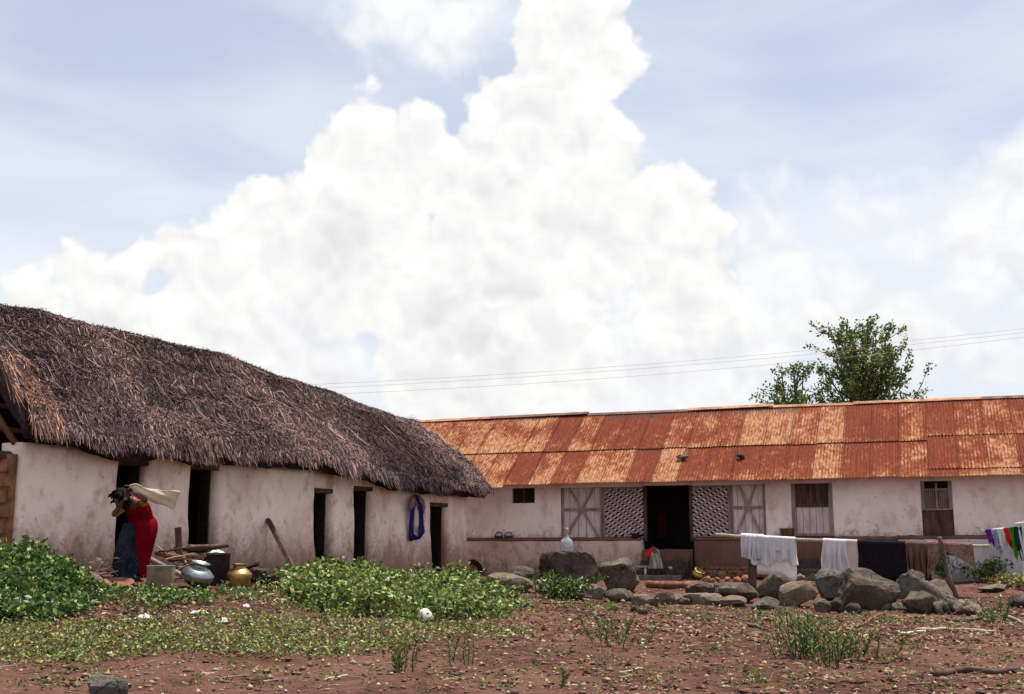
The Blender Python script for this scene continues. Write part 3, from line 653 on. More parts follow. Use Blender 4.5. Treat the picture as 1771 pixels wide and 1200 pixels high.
while s < BS1:
    px = px_of(bp(s + .33, -0.9, 4.3))[0]
    pxu = px_of(bp(s + .33, -1.8, 4.8))[0]; seam = 1.62 + (0.04 if px < 1600 else 0.24)
    jit = rr.uniform(-.012, .012); drop = -0.14 if 835 < px < 905 else rr.uniform(-.035, .02)
    if px > 1590:                                     # near end: a narrow third strip at the eave
        put_sheet(s + jit, -0.02 + rr.uniform(-.02, .02), 0.42, 0.018, look(lo_pale, px) + 0.1, 0, rot=rr.uniform(-.004, .004))
        put_sheet(s - jit, 0.30, seam + 0.14, 0.034 + (k % 2) * .003, look(lo_pale, px), 0, rot=rr.uniform(-.006, .006))
    else:
        put_sheet(s + jit, drop, seam + 0.14, 0.022 + (k % 2) * .004, look(lo_pale, px), 0, rot=rr.uniform(-.006, .006))
    put_sheet(s + jit * .7, seam + rr.uniform(-.02, .02), SL - 0.02, 0.050 + (k % 2) * .004, look(up_pale, pxu), (0.85 if 1050 < pxu < 1380 else 0.1), rot=rr.uniform(-.005, .005))
    put_sheet(s + 0.68, 0, SL - 0.02, 0.03 + (k % 2) * .003, 0.3, 0, rear=True)
    s += 0.655; k += 1
s = BS0 - 0.1; k = 0
while s < BS1:                                         # folded ridge pieces, lapped end over end
    l = rr.choice([2.2, 2.6, 3.0]); mb = MB(); lift = 0.04 + 0.012 * (k % 2)
    ring = []
    for ss, dz in ((s, rr.uniform(0, .03)), (s + l + .12, rr.uniform(0, .05))):
        c = bp(ss, R_T, R_Z + lift + dz + 0.02); f = -slope * 0.17; b = Vector((-bn3.x, -bn3.y, 0)) * 0.14 + UP * -0.10
        ring.append([c + f + rnorm * .02, c, c + b + UP * .02, c + b, c - UP * .015, c + f])
    mb.loft(ring); mb.build('ridge_cap', MAT['ridge'] if k in (0, 3, 4, 5) else MAT['ridge_d'], hall); s += l; k += 1

# façade: stretches of wall, with the openings framed
LEDGE = 1.90; Z0 = 0.5; WT = 0.20
sx = {n: bs(n)[0] for n in (808, 885, 925, 970, 1043, 1115, 1195, 1262, 1325, 1370, 1442, 1595, 1650)}
def zof(px, py): return bs(px, py)[1]
def wall_top(t): return roofz(t) - 0.06
def wallbox(mb, s0, s1, z0, z1, t0=-WT, t1=0.0):
    n = max(1, int((s1 - s0) / 0.25)); m = max(1, int((z1 - z0) / 0.25)); fr = []
    for j in range(m + 1):
        z = z0 + (z1 - z0) * j / m; ring = []
        for i in range(n + 1):
            ss = s0 + (s1 - s0) * i / n; ring.append(bp(ss, t1 + 0.015 * mnoise.noise(Vector((ss * 1.5, z * 1.5, 3))) , z))
        ring += [bp(s0 + (s1 - s0) * i / n, t0, z) for i in range(n, -1, -1)]; fr.append(ring)
    mb.loft(fr)
TOP = roofz(0.0) - 0.12
def wall_part(s0, s1, z0=None, z1=None, mat='plaster2', name='wall'):
    mb = MB(); wallbox(mb, s0, s1, LEDGE - 0.05 if z0 is None else z0, TOP if z1 is None else z1); return mb.build(name, MAT[mat], hall)
wz0, wz1 = zof(905, 870), 3.2
wall_part(BS0 + .1, sx[885]); wall_part(sx[885], sx[925], None, wz0); wall_part(sx[885], sx[925], wz1); wall_part(sx[925], sx[970])
wall_part(sx[1325], sx[1370]); wall_part(sx[1442], sx[1595]); wall_part(sx[1650], BS1 - .1)
wall_part(sx[1370], sx[1442], 3.18, TOP); wall_part(sx[1595], sx[1650], 3.18, TOP); wall_part(sx[1115] - .02, sx[1195] + .02, 3.2, TOP)
wall_part(sx[970], sx[1115] - .03, 3.18, TOP); wall_part(sx[1195] + .03, sx[1325], 3.18, TOP)
mb = MB()
mb.box(bp((BS0 + BS1) / 2, -5.0, 2.0), BX, ((BS1 - BS0) / 2 - .12, 0.15, 1.6)); mb.build('rear_wall', MAT['plaster2'], hall)
for s_ in (BS0 + .2, BS1 - .2):
    mb = MB(); mb.add([bp(s_ + d, t, z) for d in (-.09, .09) for t, z in ((-.21, .4), (-.21, roofz(-.21) - .08), (R_T, R_Z - .1), (-4.84, roofz(-.36) - .1), (-4.84, .4))],
                      [(0, 1, 2, 3, 4), (9, 8, 7, 6, 5)] + [(i, (i + 1) % 5 + 0, (i + 1) % 5 + 5, i + 5)[::-1] for i in range(5)]); mb.build('gable_wall', MAT['plaster2'], hall)
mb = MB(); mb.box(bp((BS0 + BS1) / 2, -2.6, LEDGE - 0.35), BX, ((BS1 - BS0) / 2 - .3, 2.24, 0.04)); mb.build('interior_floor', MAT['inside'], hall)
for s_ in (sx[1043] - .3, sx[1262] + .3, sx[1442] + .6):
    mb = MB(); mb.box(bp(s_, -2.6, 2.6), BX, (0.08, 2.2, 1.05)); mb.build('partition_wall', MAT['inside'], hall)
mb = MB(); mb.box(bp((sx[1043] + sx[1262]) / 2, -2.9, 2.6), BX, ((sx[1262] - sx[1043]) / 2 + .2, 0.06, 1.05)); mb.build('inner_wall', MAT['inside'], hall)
# plinth: battered and rounded along its top edge
def plinth(s0, s1, mat, ztop, proud=0.10, seed=0, name='plinth', zb=0.4):
    mb = MB(); n = max(2, int((s1 - s0) / 0.12)); rings = []
    for i in range(n + 1):
        ss = s0 + (s1 - s0) * i / n; w = 0.03 * mnoise.noise(Vector((ss * 1.1, seed, 0))) + 0.012 * mnoise.noise(Vector((ss * 5, seed, 1)))
        pr = [(-WT, zb), (-WT, ztop + w)]; pr += [(proud - .06 + w, ztop + w), (proud - .015 + w, ztop - .02 + w), (proud + w, ztop - .06 + w)]
        for q in range(1, 8): z = ztop - .06 - (ztop - zb) * q / 8; pr.append((proud + w * .6 + .07 * (q / 8) ** 1.5 + .02 * mnoise.noise(Vector((ss * 2, z * 2.5, seed))), z))
        rings.append([bp(ss, t, z) for t, z in pr] + [bp(ss, proud + .09, zb)])
    mb.loft(rings); return mb.build(name, MAT[mat], hall, smooth=True)
LZ = LEDGE - 0.045
plinth(BS0 + .1, sx[1115] - .06, 'plinth', LZ, 0.10, 1); plinth(sx[1195] + .08, bs(1300)[0], 'plinth_d', LZ + .0, 0.10, 2)
plinth(bs(1300)[0] + .003, bs(1550)[0], 'plinth_d', LZ - .003, 0.09, 3); plinth(bs(1550)[0] + .003, BS1 - .1, 'plinth_r', LZ + .02, 0.06, 4)
# dirty mud ledge running along the top of the plinth
def ledge(s0, s1, z, tmax, seed):
    mb = MB(); n = int((s1 - s0) / .1); rings = []
    for i in range(n + 1):
        ss = s0 + (s1 - s0) * i / n; w = .02 * mnoise.noise(Vector((ss * 2.3, seed, 0))); w2 = .018 * mnoise.noise(Vector((ss * 6, seed, 4)))
        rings.append([bp(ss, .02, z - .02), bp(ss, .02, z + .05 + w2), bp(ss, tmax - .02 + w, z + .03 + w), bp(ss, tmax + .02 + w, z + .0 + w2), bp(ss, tmax + .015 + w, z - .025 + w2 * 1.6), bp(ss, tmax - .04, z - .05 + w * 1.5)])
    mb.loft(rings); mb.build('mud_ledge', MAT['plinth_d'], hall, smooth=True)
ledge(BS0 + .15, sx[1115] - .08, LZ, .11, 1); ledge(sx[1195] + .10, bs(1550)[0], LZ, .11, 2); ledge(bs(1550)[0] + .01, BS1 - .15, LZ + .02, .07, 3)
# red-brown plaster fall on the plinth beside the steps, exposed brick courses at its foot
for r_, (zc, n_) in enumerate(((0.98, 15), (1.07, 15), (1.16, 14))):
    for q in range(n_):
        ss = bs(1198)[0] + .12 + q * 0.125 + (r_ % 2) * .06
        b = MB(); b.box(bp(ss, 0.20 + rr.uniform(-.012, .012), zc + rr.uniform(-.008, .008)), BX, (.056, .03, .036)); b.build('brick', MAT['brick'], hall)
# small dark window at the far end
w = MB(); w.box(bp((sx[885] + sx[925]) / 2, -.14, (wz0 + wz1) / 2), BX, ((sx[925] - sx[885]) / 2, .02, (wz1 - wz0) / 2)); wnd = w.build('small_window', MAT['dark'], hall)
for a, b, c, d in ((0, 1, -1, 0),): pass
fm = MB(); c_ = (sx[885] + sx[925]) / 2; fm.box(bp(c_, -.08, (wz0 + wz1) / 2), BX, (.025, .025, (wz1 - wz0) / 2 - .01)); fm.build('mullion', MAT['wood_d'], wnd)
# boarded panels braced with an X, either side of the porch
def bar(mb, a, b, wd=.04, th=.02):
    a, b = Vector(a), Vector(b); d = (b - a); L = d.length; d.normalize(); nrm = d.cross(bn3).normalized(); mb.box((a + b) / 2, (d, nrm, bn3), (L / 2, wd, th))
def panel(s0, s1, z0, z1, mirror):
    root = MB(); root.box(bp((s0 + s1) / 2, -.13, (z0 + z1) / 2), BX, ((s1 - s0) / 2, .012, (z1 - z0) / 2)); pn = root.build('boarded_panel', MAT['shutter'], hall)
    n = 5; w = (s1 - s0) / n
    for i in range(n):
        b = MB(); b.box(bp(s0 + w * (i + .5), -.098 + rr.uniform(-.004, .004), (z0 + z1) / 2), BX, (w / 2 - .006, .016, (z1 - z0) / 2 - .02)); b.build('board', MAT['shutter'], pn)
    zm = z0 + (z1 - z0) * .57; lit = MB(); bar(lit, bp(s0 + .02, -.06, zm), bp(s1 - .02, -.06, zm), .035, .02); lit.build('rail', MAT['wood'], pn)
    for q in (s0 + .03, s1 - .03): f = MB(); f.box(bp(q, -.06, (z0 + z1) / 2), BX, (.035, .03, (z1 - z0) / 2)); f.build('stile', MAT['wood'], pn)
    c0, c1 = s0 + .12, s1 - .12
    b = MB(); bar(b, bp(c0, -.045, z0 + .04), bp(c1 - .1, -.045, z1), .024, .016); b.build('brace', MAT['lattice'], pn)
    b = MB(); bar(b, bp(c1, -.03, z0 + .04), bp(c0 + .1, -.03, z1), .024, .016); b.build('brace', MAT['lattice'], pn)
    return pn
PT = 3.18
panel(sx[970], sx[1043] - .02, LEDGE - .02, PT, 0); panel(sx[1262] + .02, sx[1325], LEDGE - .02, PT, 1)
def post(s_, name='post', mt='wood', z1=PT): p = MB(); p.box(bp(s_, -.08, (LEDGE - .1 + z1) / 2), BX, (.04, .05, (z1 - LEDGE + .1) / 2)); return p.build(name, MAT[mt], hall)
for s_ in (sx[1043], sx[1262]): post(s_)
for s_ in (sx[1115], sx[1195]): post(s_, 'door_post', 'wood_d')
def lattice(s0, s1, z0, z1, sgn):
    f = MB(); f.box(bp((s0 + s1) / 2, -.07, z0 + .02), BX, ((s1 - s0) / 2, .035, .025)); lt = f.build('lattice_screen', MAT['wood'], hall); f = MB(); f.box(bp((s0 + s1) / 2, -.07, z1 - .03), BX, ((s1 - s0) / 2, .035, .025)); f.build('top_rail', MAT['wood'], lt)
    h = z1 - z0 - .1; w = s1 - s0; zc = z0 + .05; sp = 0.125
    SLP = .66
    for layer, sg, t, mt, sp in ((0, sgn, -.03, 'lattice', .235), (1, -sgn, -.060, 'lattice_w', .165)):
        hh = h / SLP
        k = -int(hh / sp) - 2
        while k * sp < w + hh:
            # line: s = s0 + c + sg-direction * (z - zc)
            c = k * sp; pts = []
            ss = [(c, 0.0), (c + hh, h)] if sg > 0 else [(c + hh, 0.0), (c, h)]
            (a0, b0), (a1, b1) = ss
            def clip(x):  # parameter where the slat crosses s-offset x
                return (x - a0) / (a1 - a0)
            t0, t1 = sorted((clip(0.0), clip(w))); t0 = max(0, t0); t1 = min(1, t1)
            if t1 - t0 > .04:
                q0 = bp(s0 + a0 + (a1 - a0) * t0, t, zc + b0 + (b1 - b0) * t0); q1 = bp(s0 + a0 + (a1 - a0) * t1, t, zc + b0 + (b1 - b0) * t1)
                b = MB(); bar(b, q0, q1, .027 if layer == 0 else .023, .012); b.build('slat', MAT[mt], lt)
            k += 1
lattice(sx[1043] + .045, sx[1115] - .045, LEDGE - .02, PT, -1); lattice(sx[1195] + .045, sx[1262] - .045, LEDGE - .02, PT, 1)
# two louvred and boarded window-doors further along
def shutter_window():
    s0, s1 = sx[1370], sx[1442]; z0, z1 = LEDGE + .02, PT
    f = MB(); f.box(bp((s0 + s1) / 2, -.15, (z0 + z1) / 2), BX, ((s1 - s0) / 2 - .002, .012, (z1 - z0) / 2)); wd = f.build('shuttered_window', MAT['dark'], hall)
    for q in (s0 + .05, s1 - .05): f = MB(); f.box(bp(q, -.05, (z0 + z1) / 2), BX, (.05, .06, (z1 - z0) / 2)); f.build('jamb', MAT['wood'], wd)
    f = MB(); f.box(bp((s0 + s1) / 2, -.052, z0 + .03), BX, ((s1 - s0) / 2 - .1, .05, .03)); f.build('sill', MAT['wood'], wd)
    zm = z0 + (z1 - z0) * .58
    t = MB(); t.box(bp((s0 + s1) / 2, -.04, zm), BX, ((s1 - s0) / 2 - .1, .03, .035)); t.build('transom', MAT['wood_d'], wd)
    n = 5; w = (s1 - s0 - .2) / n
    for i in range(n):
        b = MB(); b.box(bp(s0 + .1 + w * (i + .5), -.075 + rr.uniform(-.003, .003), (z0 + .06 + zm - .035) / 2), BX, (w / 2 - .005, .014, (zm - z0 - .10) / 2)); b.build('board', MAT['shutter'], wd)
        b = MB(); b.box(bp(s0 + .1 + w * (i + .5), -.105, (z1 + zm + .035) / 2), BX, (w / 2 - .006, .014, (z1 - zm - .04) / 2)); b.build('upper_board', MAT['wood_d'], wd)
shutter_window()
def grille_window():
    s0, s1 = sx[1595], sx[1650]; zb, z1 = LEDGE - .02, PT; z0 = zof(1620, 882); zm = zof(1620, 846)
    b = MB(); b.box(bp((s0 + s1) / 2, -.15, (z0 + z1) / 2), BX, ((s1 - s0) / 2 - .002, .012, (z1 - z0) / 2)); wd = b.build('barred_window', MAT['dark'], hall)
    for q in (s0 + .045, s1 - .045): f = MB(); f.box(bp(q, -.05, (z0 + z1) / 2), BX, (.045, .05, (z1 - z0) / 2)); f.build('jamb', MAT['wood'], wd)
    t = MB(); t.box(bp((s0 + s1) / 2, -.055, zm), BX, ((s1 - s0) / 2 - .09, .025, .022)); t.build('transom', MAT['wood'], wd)
    t = MB(); t.box(bp((s0 + s1) / 2, -.055, z0 + .02), BX, ((s1 - s0) / 2 - .09, .03, .025)); t.build('sill', MAT['wood'], wd)
    t = MB(); t.box(bp((s0 + s1) / 2, -.05, (z0 + z1) / 2), BX, (.022, .02, (z1 - z0) / 2 - .05)); t.build('mullion', MAT['wood'], wd)
    n = 12; w = (s1 - s0 - .18) / n
    for i in range(n):
        b = MB(); b.box(bp(s0 + .09 + w * (i + .5), -.085, (z0 + .05 + zm - .025) / 2), BX, (w * .36, .008, (zm - z0 - .08) / 2)); b.build('slat', MAT['wood'], wd)
    b = MB(); b.box(bp((s0 + s1) / 2, -.10, (zb + z0) / 2), BX, ((s1 - s0) / 2 - .002, .03, (z0 - zb) / 2)); b.build('lower_board', MAT['wood_d'], wd)
grille_window()
# steps of rough stone in front of the porch and the side door
def step(s0, s1, t0, t1, z0, z1, mat='rock_d', seed=0):
    mb = MB(); nx = 9; rings = []
    for i in range(nx):
        ss = s0 + (s1 - s0) * i / (nx - 1); j = lambda a: .018 * mnoise.noise(Vector((ss * 4, seed, a)))
        rings.append([bp(ss, t0, z0), bp(ss, t0, z1 + j(1)), bp(ss, (t0 + t1) / 2, z1 + j(2)), bp(ss, t1 - .03 + j(3), z1 + j(4)), bp(ss, t1 + j(3), z1 - .03 + j(4)), bp(ss, t1 + j(5), z0)])
    mb.loft(rings); return mb.build('step', MAT[mat], hall)
sa, sb = sx[1115] - .03, sx[1195] + .04
step(sa, sb, -.2, .14, .5, 1.60, 'plinth_d', 1); step(sa + .0, sb - .05, .14, .42, .5, 1.33, 'rock_d', 2); step(sa - .05, sb - .1, .42, .70, .5, 1.10, 'rock_d', 3); step(sa - .1, sb - .1, .75, 1.05, .5, .985, 'rock_p', 4)
sa, sb = bs(1372)[0], bs(1440)[0]
step(sa, sb, .1, .38, .5, 1.38, 'rock_d', 5); step(sa - .03, sb + .03, .38, .66, .5, 1.15, 'rock', 6); step(sa - .05, sb + .05, .66, .96, .5, .98, 'rock_p', 7)
# ------------------------------------------------------------------ boulders and stones
def rock_mesh(name, size, seed, planes=13, sub=3, rough=0.06, flat_top=None, scoop=None, box=False):
    r = np.random.default_rng(seed); bm = bmesh.new(); bmesh.ops.create_icosphere(bm, subdivisions=sub, radius=1.0)
    nr = r.normal(0, 1, (planes, 3)); nr /= np.linalg.norm(nr, axis=1, keepdims=True); hs_ = r.uniform(0.52, 0.86, planes)
    if flat_top: nr = np.vstack([nr, [flat_top[1], flat_top[2], 1.0]]); nr[-1] /= np.linalg.norm(nr[-1]); hs_ = np.append(hs_, flat_top[0])
    if box: nr = np.vstack([nr, [[.95, .1, .25], [-.93, .1, .3], [.1, -.97, .2], [0, 0, 1.0]]]); hs_ = np.append(hs_, [.80, .82, .70, .46])
    off = Vector(r.uniform(-50, 50, 3))
    for v in bm.verts:
        d = np.array(v.co); d /= np.linalg.norm(d); k = nr @ d; q = hs_[k > 0.05] / k[k > 0.05]; rad = 1.0
        if len(q): rad = min(1.0, q.min())
        rad *= 1 + rough * mnoise.noise(Vector(d) * 1.7 + off) * 2 + rough * 0.9 * mnoise.noise(Vector(d) * 5 + off) + rough * 0.5 * mnoise.noise(Vector(d) * 13 + off)
        c = Vector(d * rad * 1.14)
        if scoop is not None:
            sd = (Vector(scoop[0]) - c).length; c *= 1 - scoop[2] * max(0, 1 - sd / scoop[1]) ** 1.3
        v.co = Vector((c.x * size[0], c.y * size[1], c.z * size[2]))
    me = bpy.data.meshes.new(name); bm.to_mesh(me); bm.free()
    me.polygons.foreach_set('use_smooth', [True] * len(me.polygons)); me.set_sharp_from_angle(angle=math.radians(17 if sub >= 4 else 24)); me.update(); return me
def rock(x0, x1, yt, yb, label, mat='rock', seed=1, depth=0.8, rz=0.0, tilt=0.0, bury=0.18, name='boulder', cat='boulder', group=None, base=None, **kw):
    """a stone standing on the ground whose silhouette spans the given photograph pixels"""
    b = Vector(base) if base is not None else gp((x0 + x1) / 2, yb - 2); sc = math.hypot(b.x, b.y) * (1 / F) * 1.0
    w = (x1 - x0) * b.y / F * 1.015; h = (yb - yt) * b.y / F * 1.015
    me = rock_mesh(name, (w / 2, w / 2 * depth, h / 2 * (1 + bury)), seed, **kw); me.materials.append(MAT[mat])
    R_ = Matrix.Rotation(rz, 3, 'Z') @ Matrix.Rotation(tilt, 3, 'Y'); co = np.array([R_ @ v.co for v in me.vertices]); lo, hi = co.min(0), co.max(0)
    co = (co - (lo + hi) / 2) * np.array([w, w * depth, h * (1 + bury)]) / (hi - lo); me.vertices.foreach_set('co', co.ravel()); me.update()
    o = bpy.data.objects.new(name, me); yb_ = b.y + w / 2 * depth * .6; link(o, None, (b.x * yb_ / b.y, yb_, b.z + h / 2 * (1 - bury))); return tag(o, label, cat, group)
ROCKS = [
 (932, 1033, 959, 1030, 'large dark flat-topped boulder carrying the glass jar', 'rock_d', 11, dict(box=True, sub=4, depth=.75, planes=2, rough=.045)),
 (1036, 1106, 969, 1026, 'rounded brown boulder with dark underside, right of the flat-topped one', 'rock', 12, dict(sub=4, depth=.9, planes=9, rough=.05, flat_top=(.72, -.35, -.35))),
 (843, 922, 994, 1026, 'long flat slab leaning beside the small green bush', 'rock_p', 13, dict(tilt=.28, depth=.6, flat_top=(.6, .1, 0))),
 (882, 926, 982, 1008, 'squarish pale grey block behind the leaning slab', 'rock_g', 14, dict(flat_top=(.7, 0, 0), depth=.8)),
 (1008, 1048, 1014, 1038, 'small tan stone right of the small bush', 'rock_p', 15, {}),
 (1044, 1096, 1021, 1042, 'flat brown stone below the rounded boulder', 'rock', 16, dict(flat_top=(.7, 0, 0))),
 (1092, 1142, 1031, 1051, 'pale flat slab in the middle of the stone row', 'rock_p', 17, dict(flat_top=(.65, 0, -.1))),
 (1133, 1168, 1027, 1049, 'dark stone between pale slab and long flat stone', 'rock_d', 18, {}),
 (1157, 1186, 1030, 1048, 'small greyish stone touching the long flat stone', 'rock_p', 46, {}),
 (1182, 1250, 1029, 1048, 'long flat tan stone lying like a kerb', 'rock_p', 19, dict(flat_top=(.7, 0, 0), depth=.5)),
 (1186, 1242, 1009, 1034, 'grey wedge-shaped stone behind the long flat stone', 'rock_g', 20, dict(tilt=.2, depth=.6)),
 (1238, 1292, 1033, 1052, 'low pale lumpy stone left of the grey rounded one', 'rock_p', 21, {}),
 (1236, 1312, 1012, 1046, 'low earthy brown stone in front of the dark post', 'rock', 22, dict(flat_top=(.6, 0, 0))),
 (1306, 1372, 998, 1044, 'squarish tan boulder below the white washing', 'rock', 23, dict(sub=4, depth=.7, flat_top=(.8, 0, .1))),
 (1300, 1348, 1036, 1058, 'grey smooth round-backed stone in the front row', 'rock_g', 24, dict(rough=.03, planes=4)),
 (1348, 1416, 1008, 1052, 'slab tilted up against its grey neighbour', 'rock_p', 25, dict(tilt=-.45, depth=.5, flat_top=(.55, 0, 0))),
 (1410, 1468, 988, 1042, 'grey boulder at the foot of the narrow white cloth', 'rock_g', 26, dict(sub=4, depth=.8, flat_top=(.62, -.5, -.4))),
 (1449, 1558, 988, 1058, 'biggest boulder with a scooped hollow on top', 'rock', 27, dict(sub=4, depth=.75, planes=6, scoop=((.30, -.45, .85), .85, .55), rough=.05)),
 (1553, 1602, 990, 1040, 'grey boulder leaning on the biggest one, under the brown shawl', 'rock_g', 28, dict(sub=4, depth=.8, flat_top=(.62, -.6, -.2))),
 (1563, 1622, 1026, 1064, 'low brown boulder in front at the right end of the row', 'rock', 29, dict(depth=.8, sub=4, flat_top=(.66, 0, -.25))),
 (1408, 1436, 1038, 1062, 'small standing stone below the grey boulder', 'rock', 30, {}),
 (1434, 1462, 1038, 1062, 'small reddish stone left of the biggest boulder', 'rock_d', 31, {}),
 (1462, 1492, 1046, 1063, 'small dark stone under the biggest boulder', 'rock_d', 45, {}),
 (1519, 1543, 1043, 1058, 'small round pale cobble under the biggest boulder', 'rock_p', 32, dict(planes=3)),
 (1541, 1561, 1045, 1059, 'smaller round cobble next to the pale one', 'rock_p', 33, dict(planes=3)),
 (1650, 1702, 1040, 1066, 'pinkish lump of stone at the foot of the dead stump', 'rock_p', 34, {}),
 (1742, 1790, 1028, 1052, 'dark stone at the right edge of the picture', 'rock_d', 35, {}),
 (146, 217, 1174, 1216, 'smooth grey stone at the bottom edge, left', 'rock_g', 36, dict(depth=.6, planes=5, rough=.025, flat_top=(.75, .25, 0))),
 (721, 749, 1056, 1079, 'single white stone at the front of the green creeper patch', 'scrap', 37, dict(planes=6)),
 (1372, 1396, 1022, 1040, 'small stone wedged beside the tilted slab', 'rock', 38, {}),
 (880, 912, 1012, 1028, 'small tan stone just under the leaning slab', 'rock_p', 39, {}),
 (985, 1012, 1026, 1040, 'low flat stone in front of the small bush', 'rock', 40, {}),
 (1600, 1650, 1006, 1040, 'tan stone behind the dead stump', 'rock_p', 41, dict(depth=.6)),
 (1690, 1740, 1012, 1026, 'flat pale stone near the right-hand bush', 'rock_p', 42, {}),
 (573, 592, 960, 974, 'broken tan brick lying at the third doorway', 'brick', 43, {}),
 (838, 862, 1004, 1020, 'small brown stone at the corner of the thatched house', 'rock', 44, {}),
]
for (x0, x1, yt, yb, lab, mt, sd, kw) in ROCKS:
    big = (x1 - x0) > 40
    rock(x0, x1, yt, yb, lab, mt, sd, name='boulder' if big else 'stone', cat='boulder' if big else 'stone', group='row of stones before the iron-roofed building' if yb < 1070 and x0 > 800 else None, **kw)
# small rubble heaped by the steps
r_ = random.Random(9)
def near_label(px, k):
    if k < 8: return 'small loose stone below the gap between the white cloths'
    for lim, ph in ((1100, 'below the rounded boulder'), (1180, 'below the pale flat slab'), (1260, 'below the long flat tan stone'), (1340, 'below the grey round-backed stone'), (1420, 'below the tilted slab'), (1500, 'below the left half of the biggest boulder'), (1570, 'below the right half of the biggest boulder'), (1700, 'below the dead stump')):
        if px < lim: return 'small loose stone on the ground ' + ph
for k in range(26):
    px = r_.uniform(1206, 1300); py = r_.uniform(996, 1014); w = r_.uniform(9, 19)
    rock(px - w / 2, px + w / 2, py - w * .75, py, 'small reddish rubble stone heaped between porch steps and dark post', r_.choice(['brick', 'rock_p', 'rock', 'brick']), 100 + k, name='rubble_stone', cat='stone', group='rubble heaped beside the porch steps', sub=2, bury=.05)
for k in range(20):
    px = r_.uniform(1340, 1440) if k < 8 else r_.uniform(1010, 1640); py = r_.uniform(1004, 1020) if k < 8 else r_.uniform(1046, 1072); w = r_.uniform(9, 20)
    rock(px - w / 2, px + w / 2, py - w * .7, py, near_label(px, k), r_.choice(['rock', 'rock_p', 'rock_d']), 140 + k, name='loose_stone', cat='stone', group='small stones filling the row', sub=2, bury=.1)
def field_label(px, py):
    ph = 'beside the long dark stick'
    for lim, p_ in ((200, 'below the left shrubs'), (450, 'below the water pots'), (640, 'below the creeper patch'), (760, 'beside the narrow upright weed'), (950, 'right of the thin tall weeds'), (1150, 'below the small bush'), (1340, 'left of the tall weeds'), (1560, 'below the tall weeds')):
        if px < lim: ph = p_; break
    return 'small loose stone ' + ph + (', at the bottom edge' if py > 1165 else '')
for k in range(14):
    px = r_.uniform(640, 860) if k < 5 else r_.uniform(20, 1750); py = r_.uniform(1000, 1015) if k < 5 else r_.uniform(1120, 1195); w = r_.uniform(9, 18)
    rock(px - w / 2, px + w / 2, py - w * .5, py, field_label(px, py) if k >= 5 else 'small stone along the foot of the thatched house wall', r_.choice(['rock_p', 'rock']), 180 + k, name='field_stone', cat='stone', group='stones scattered on the open ground' if k >= 5 else 'stones along the house wall', sub=2, bury=.25)

# ------------------------------------------------------------------ sticks, poles
def stick(name, pts, rad, mat, label, cat, group=None, seg=7, wob=0.0, seed=0):
    pts = [Vector(p) for p in pts]; r = random.Random(seed)
    if wob:
        q = []
        for i in range(len(pts) - 1):
            for k in range(5): a = k / 5; q.append(pts[i].lerp(pts[i + 1], a) + Vector((r.uniform(-1, 1), r.uniform(-1, 1), r.uniform(-1, 1))) * wob * (0 if i == 0 and k == 0 else 1))
        pts = q + [pts[-1]]
    if not hasattr(rad, '__len__'): rad = [rad * (1 - .25 * i / max(1, len(pts) - 1)) * r.uniform(.9, 1.1) for i in range(len(pts))]
    m = MB(); m.tube(pts, rad, seg); return tag(m.build(name, MAT[mat], None, pts[0], True), label, cat, group)
# beam leaning on the mud wall
b0 = gp(515, 1000); s_, z_ = hs(464, 899, 0.06)
m = MB(); top = hp(s_, 0.06, z_); d = (top - b0); L_ = d.length; d.normalize(); x_ = d.cross(hn3).normalized()
m.box((b0 + top) / 2, (d, x_, d.cross(x_)), (L_ / 2, .05, .035)); tag(m.build('leaning_beam', MAT['wood_d'], None, b0), 'dark squared wooden beam leaning against the whitewashed mud wall', 'beam')
# washing pole and its two supports
pl = gp(1300, 1018); pl2 = gp(1652, 1036); YP = pl.y
bam0 = Vector(P(1238, 925, YP + .25)); bam1 = Vector(P(1712, 944, pl2.y + .1)); zfit = None
def onpole(px, py=935):
    k = ray(px, py); k = k[0] / k[1]; d = bam1 - bam0; t = (k * bam0.y - bam0.x) / (d.x - k * d.y); return bam0 + d * t
PR = 0.036
m = MB(); n = 24; pts = []; rad = []
for i in range(n + 1):
    t = i / n; pts.append(bam0.lerp(bam1, t) + UP * (-.03 * math.sin(math.pi * t) + .006 * math.sin(i * 2.1))); rad.append(PR * (1.0 - .25 * t) * (1.14 if i % 4 == 0 else 1))
m.tube(pts, rad, 10); tag(m.build('bamboo_pole', MAT['wood_p'], None, bam0, True), 'pale bamboo pole laid across two supports as washing line', 'pole')
def polept(px): q = onpole(px); t = (q - bam0).length / (bam1 - bam0).length; return q + UP * (-.03 * math.sin(math.pi * t))
q = polept(1300); m = MB(); m.box((Vector((q.x, q.y + .08, pl.z - .2)) + Vector((q.x, q.y + .08, q.z - .02))) / 2, ((1, 0, 0), (0, 1, 0), UP), (.075, .06, (q.z - .02 - pl.z + .2) / 2))
tag(m.build('support_post', MAT['wood_d'], None, (q.x, q.y + .08, pl.z)), 'dark squared post holding up the left part of the bamboo pole', 'post')
q = polept(1626)
o = stick('forked_branch', [pl2 + Vector((.05, 0, -.1)), pl2.lerp(q, .35) + Vector((-.03, -.05, 0)), q + Vector((-.02, -.10, .0)), q + Vector((-.06, -.14, .14))], [.062, .058, .05, .042], 'bark', 'thick leaning forked branch propping the right end of the bamboo pole', 'branch', seg=10)
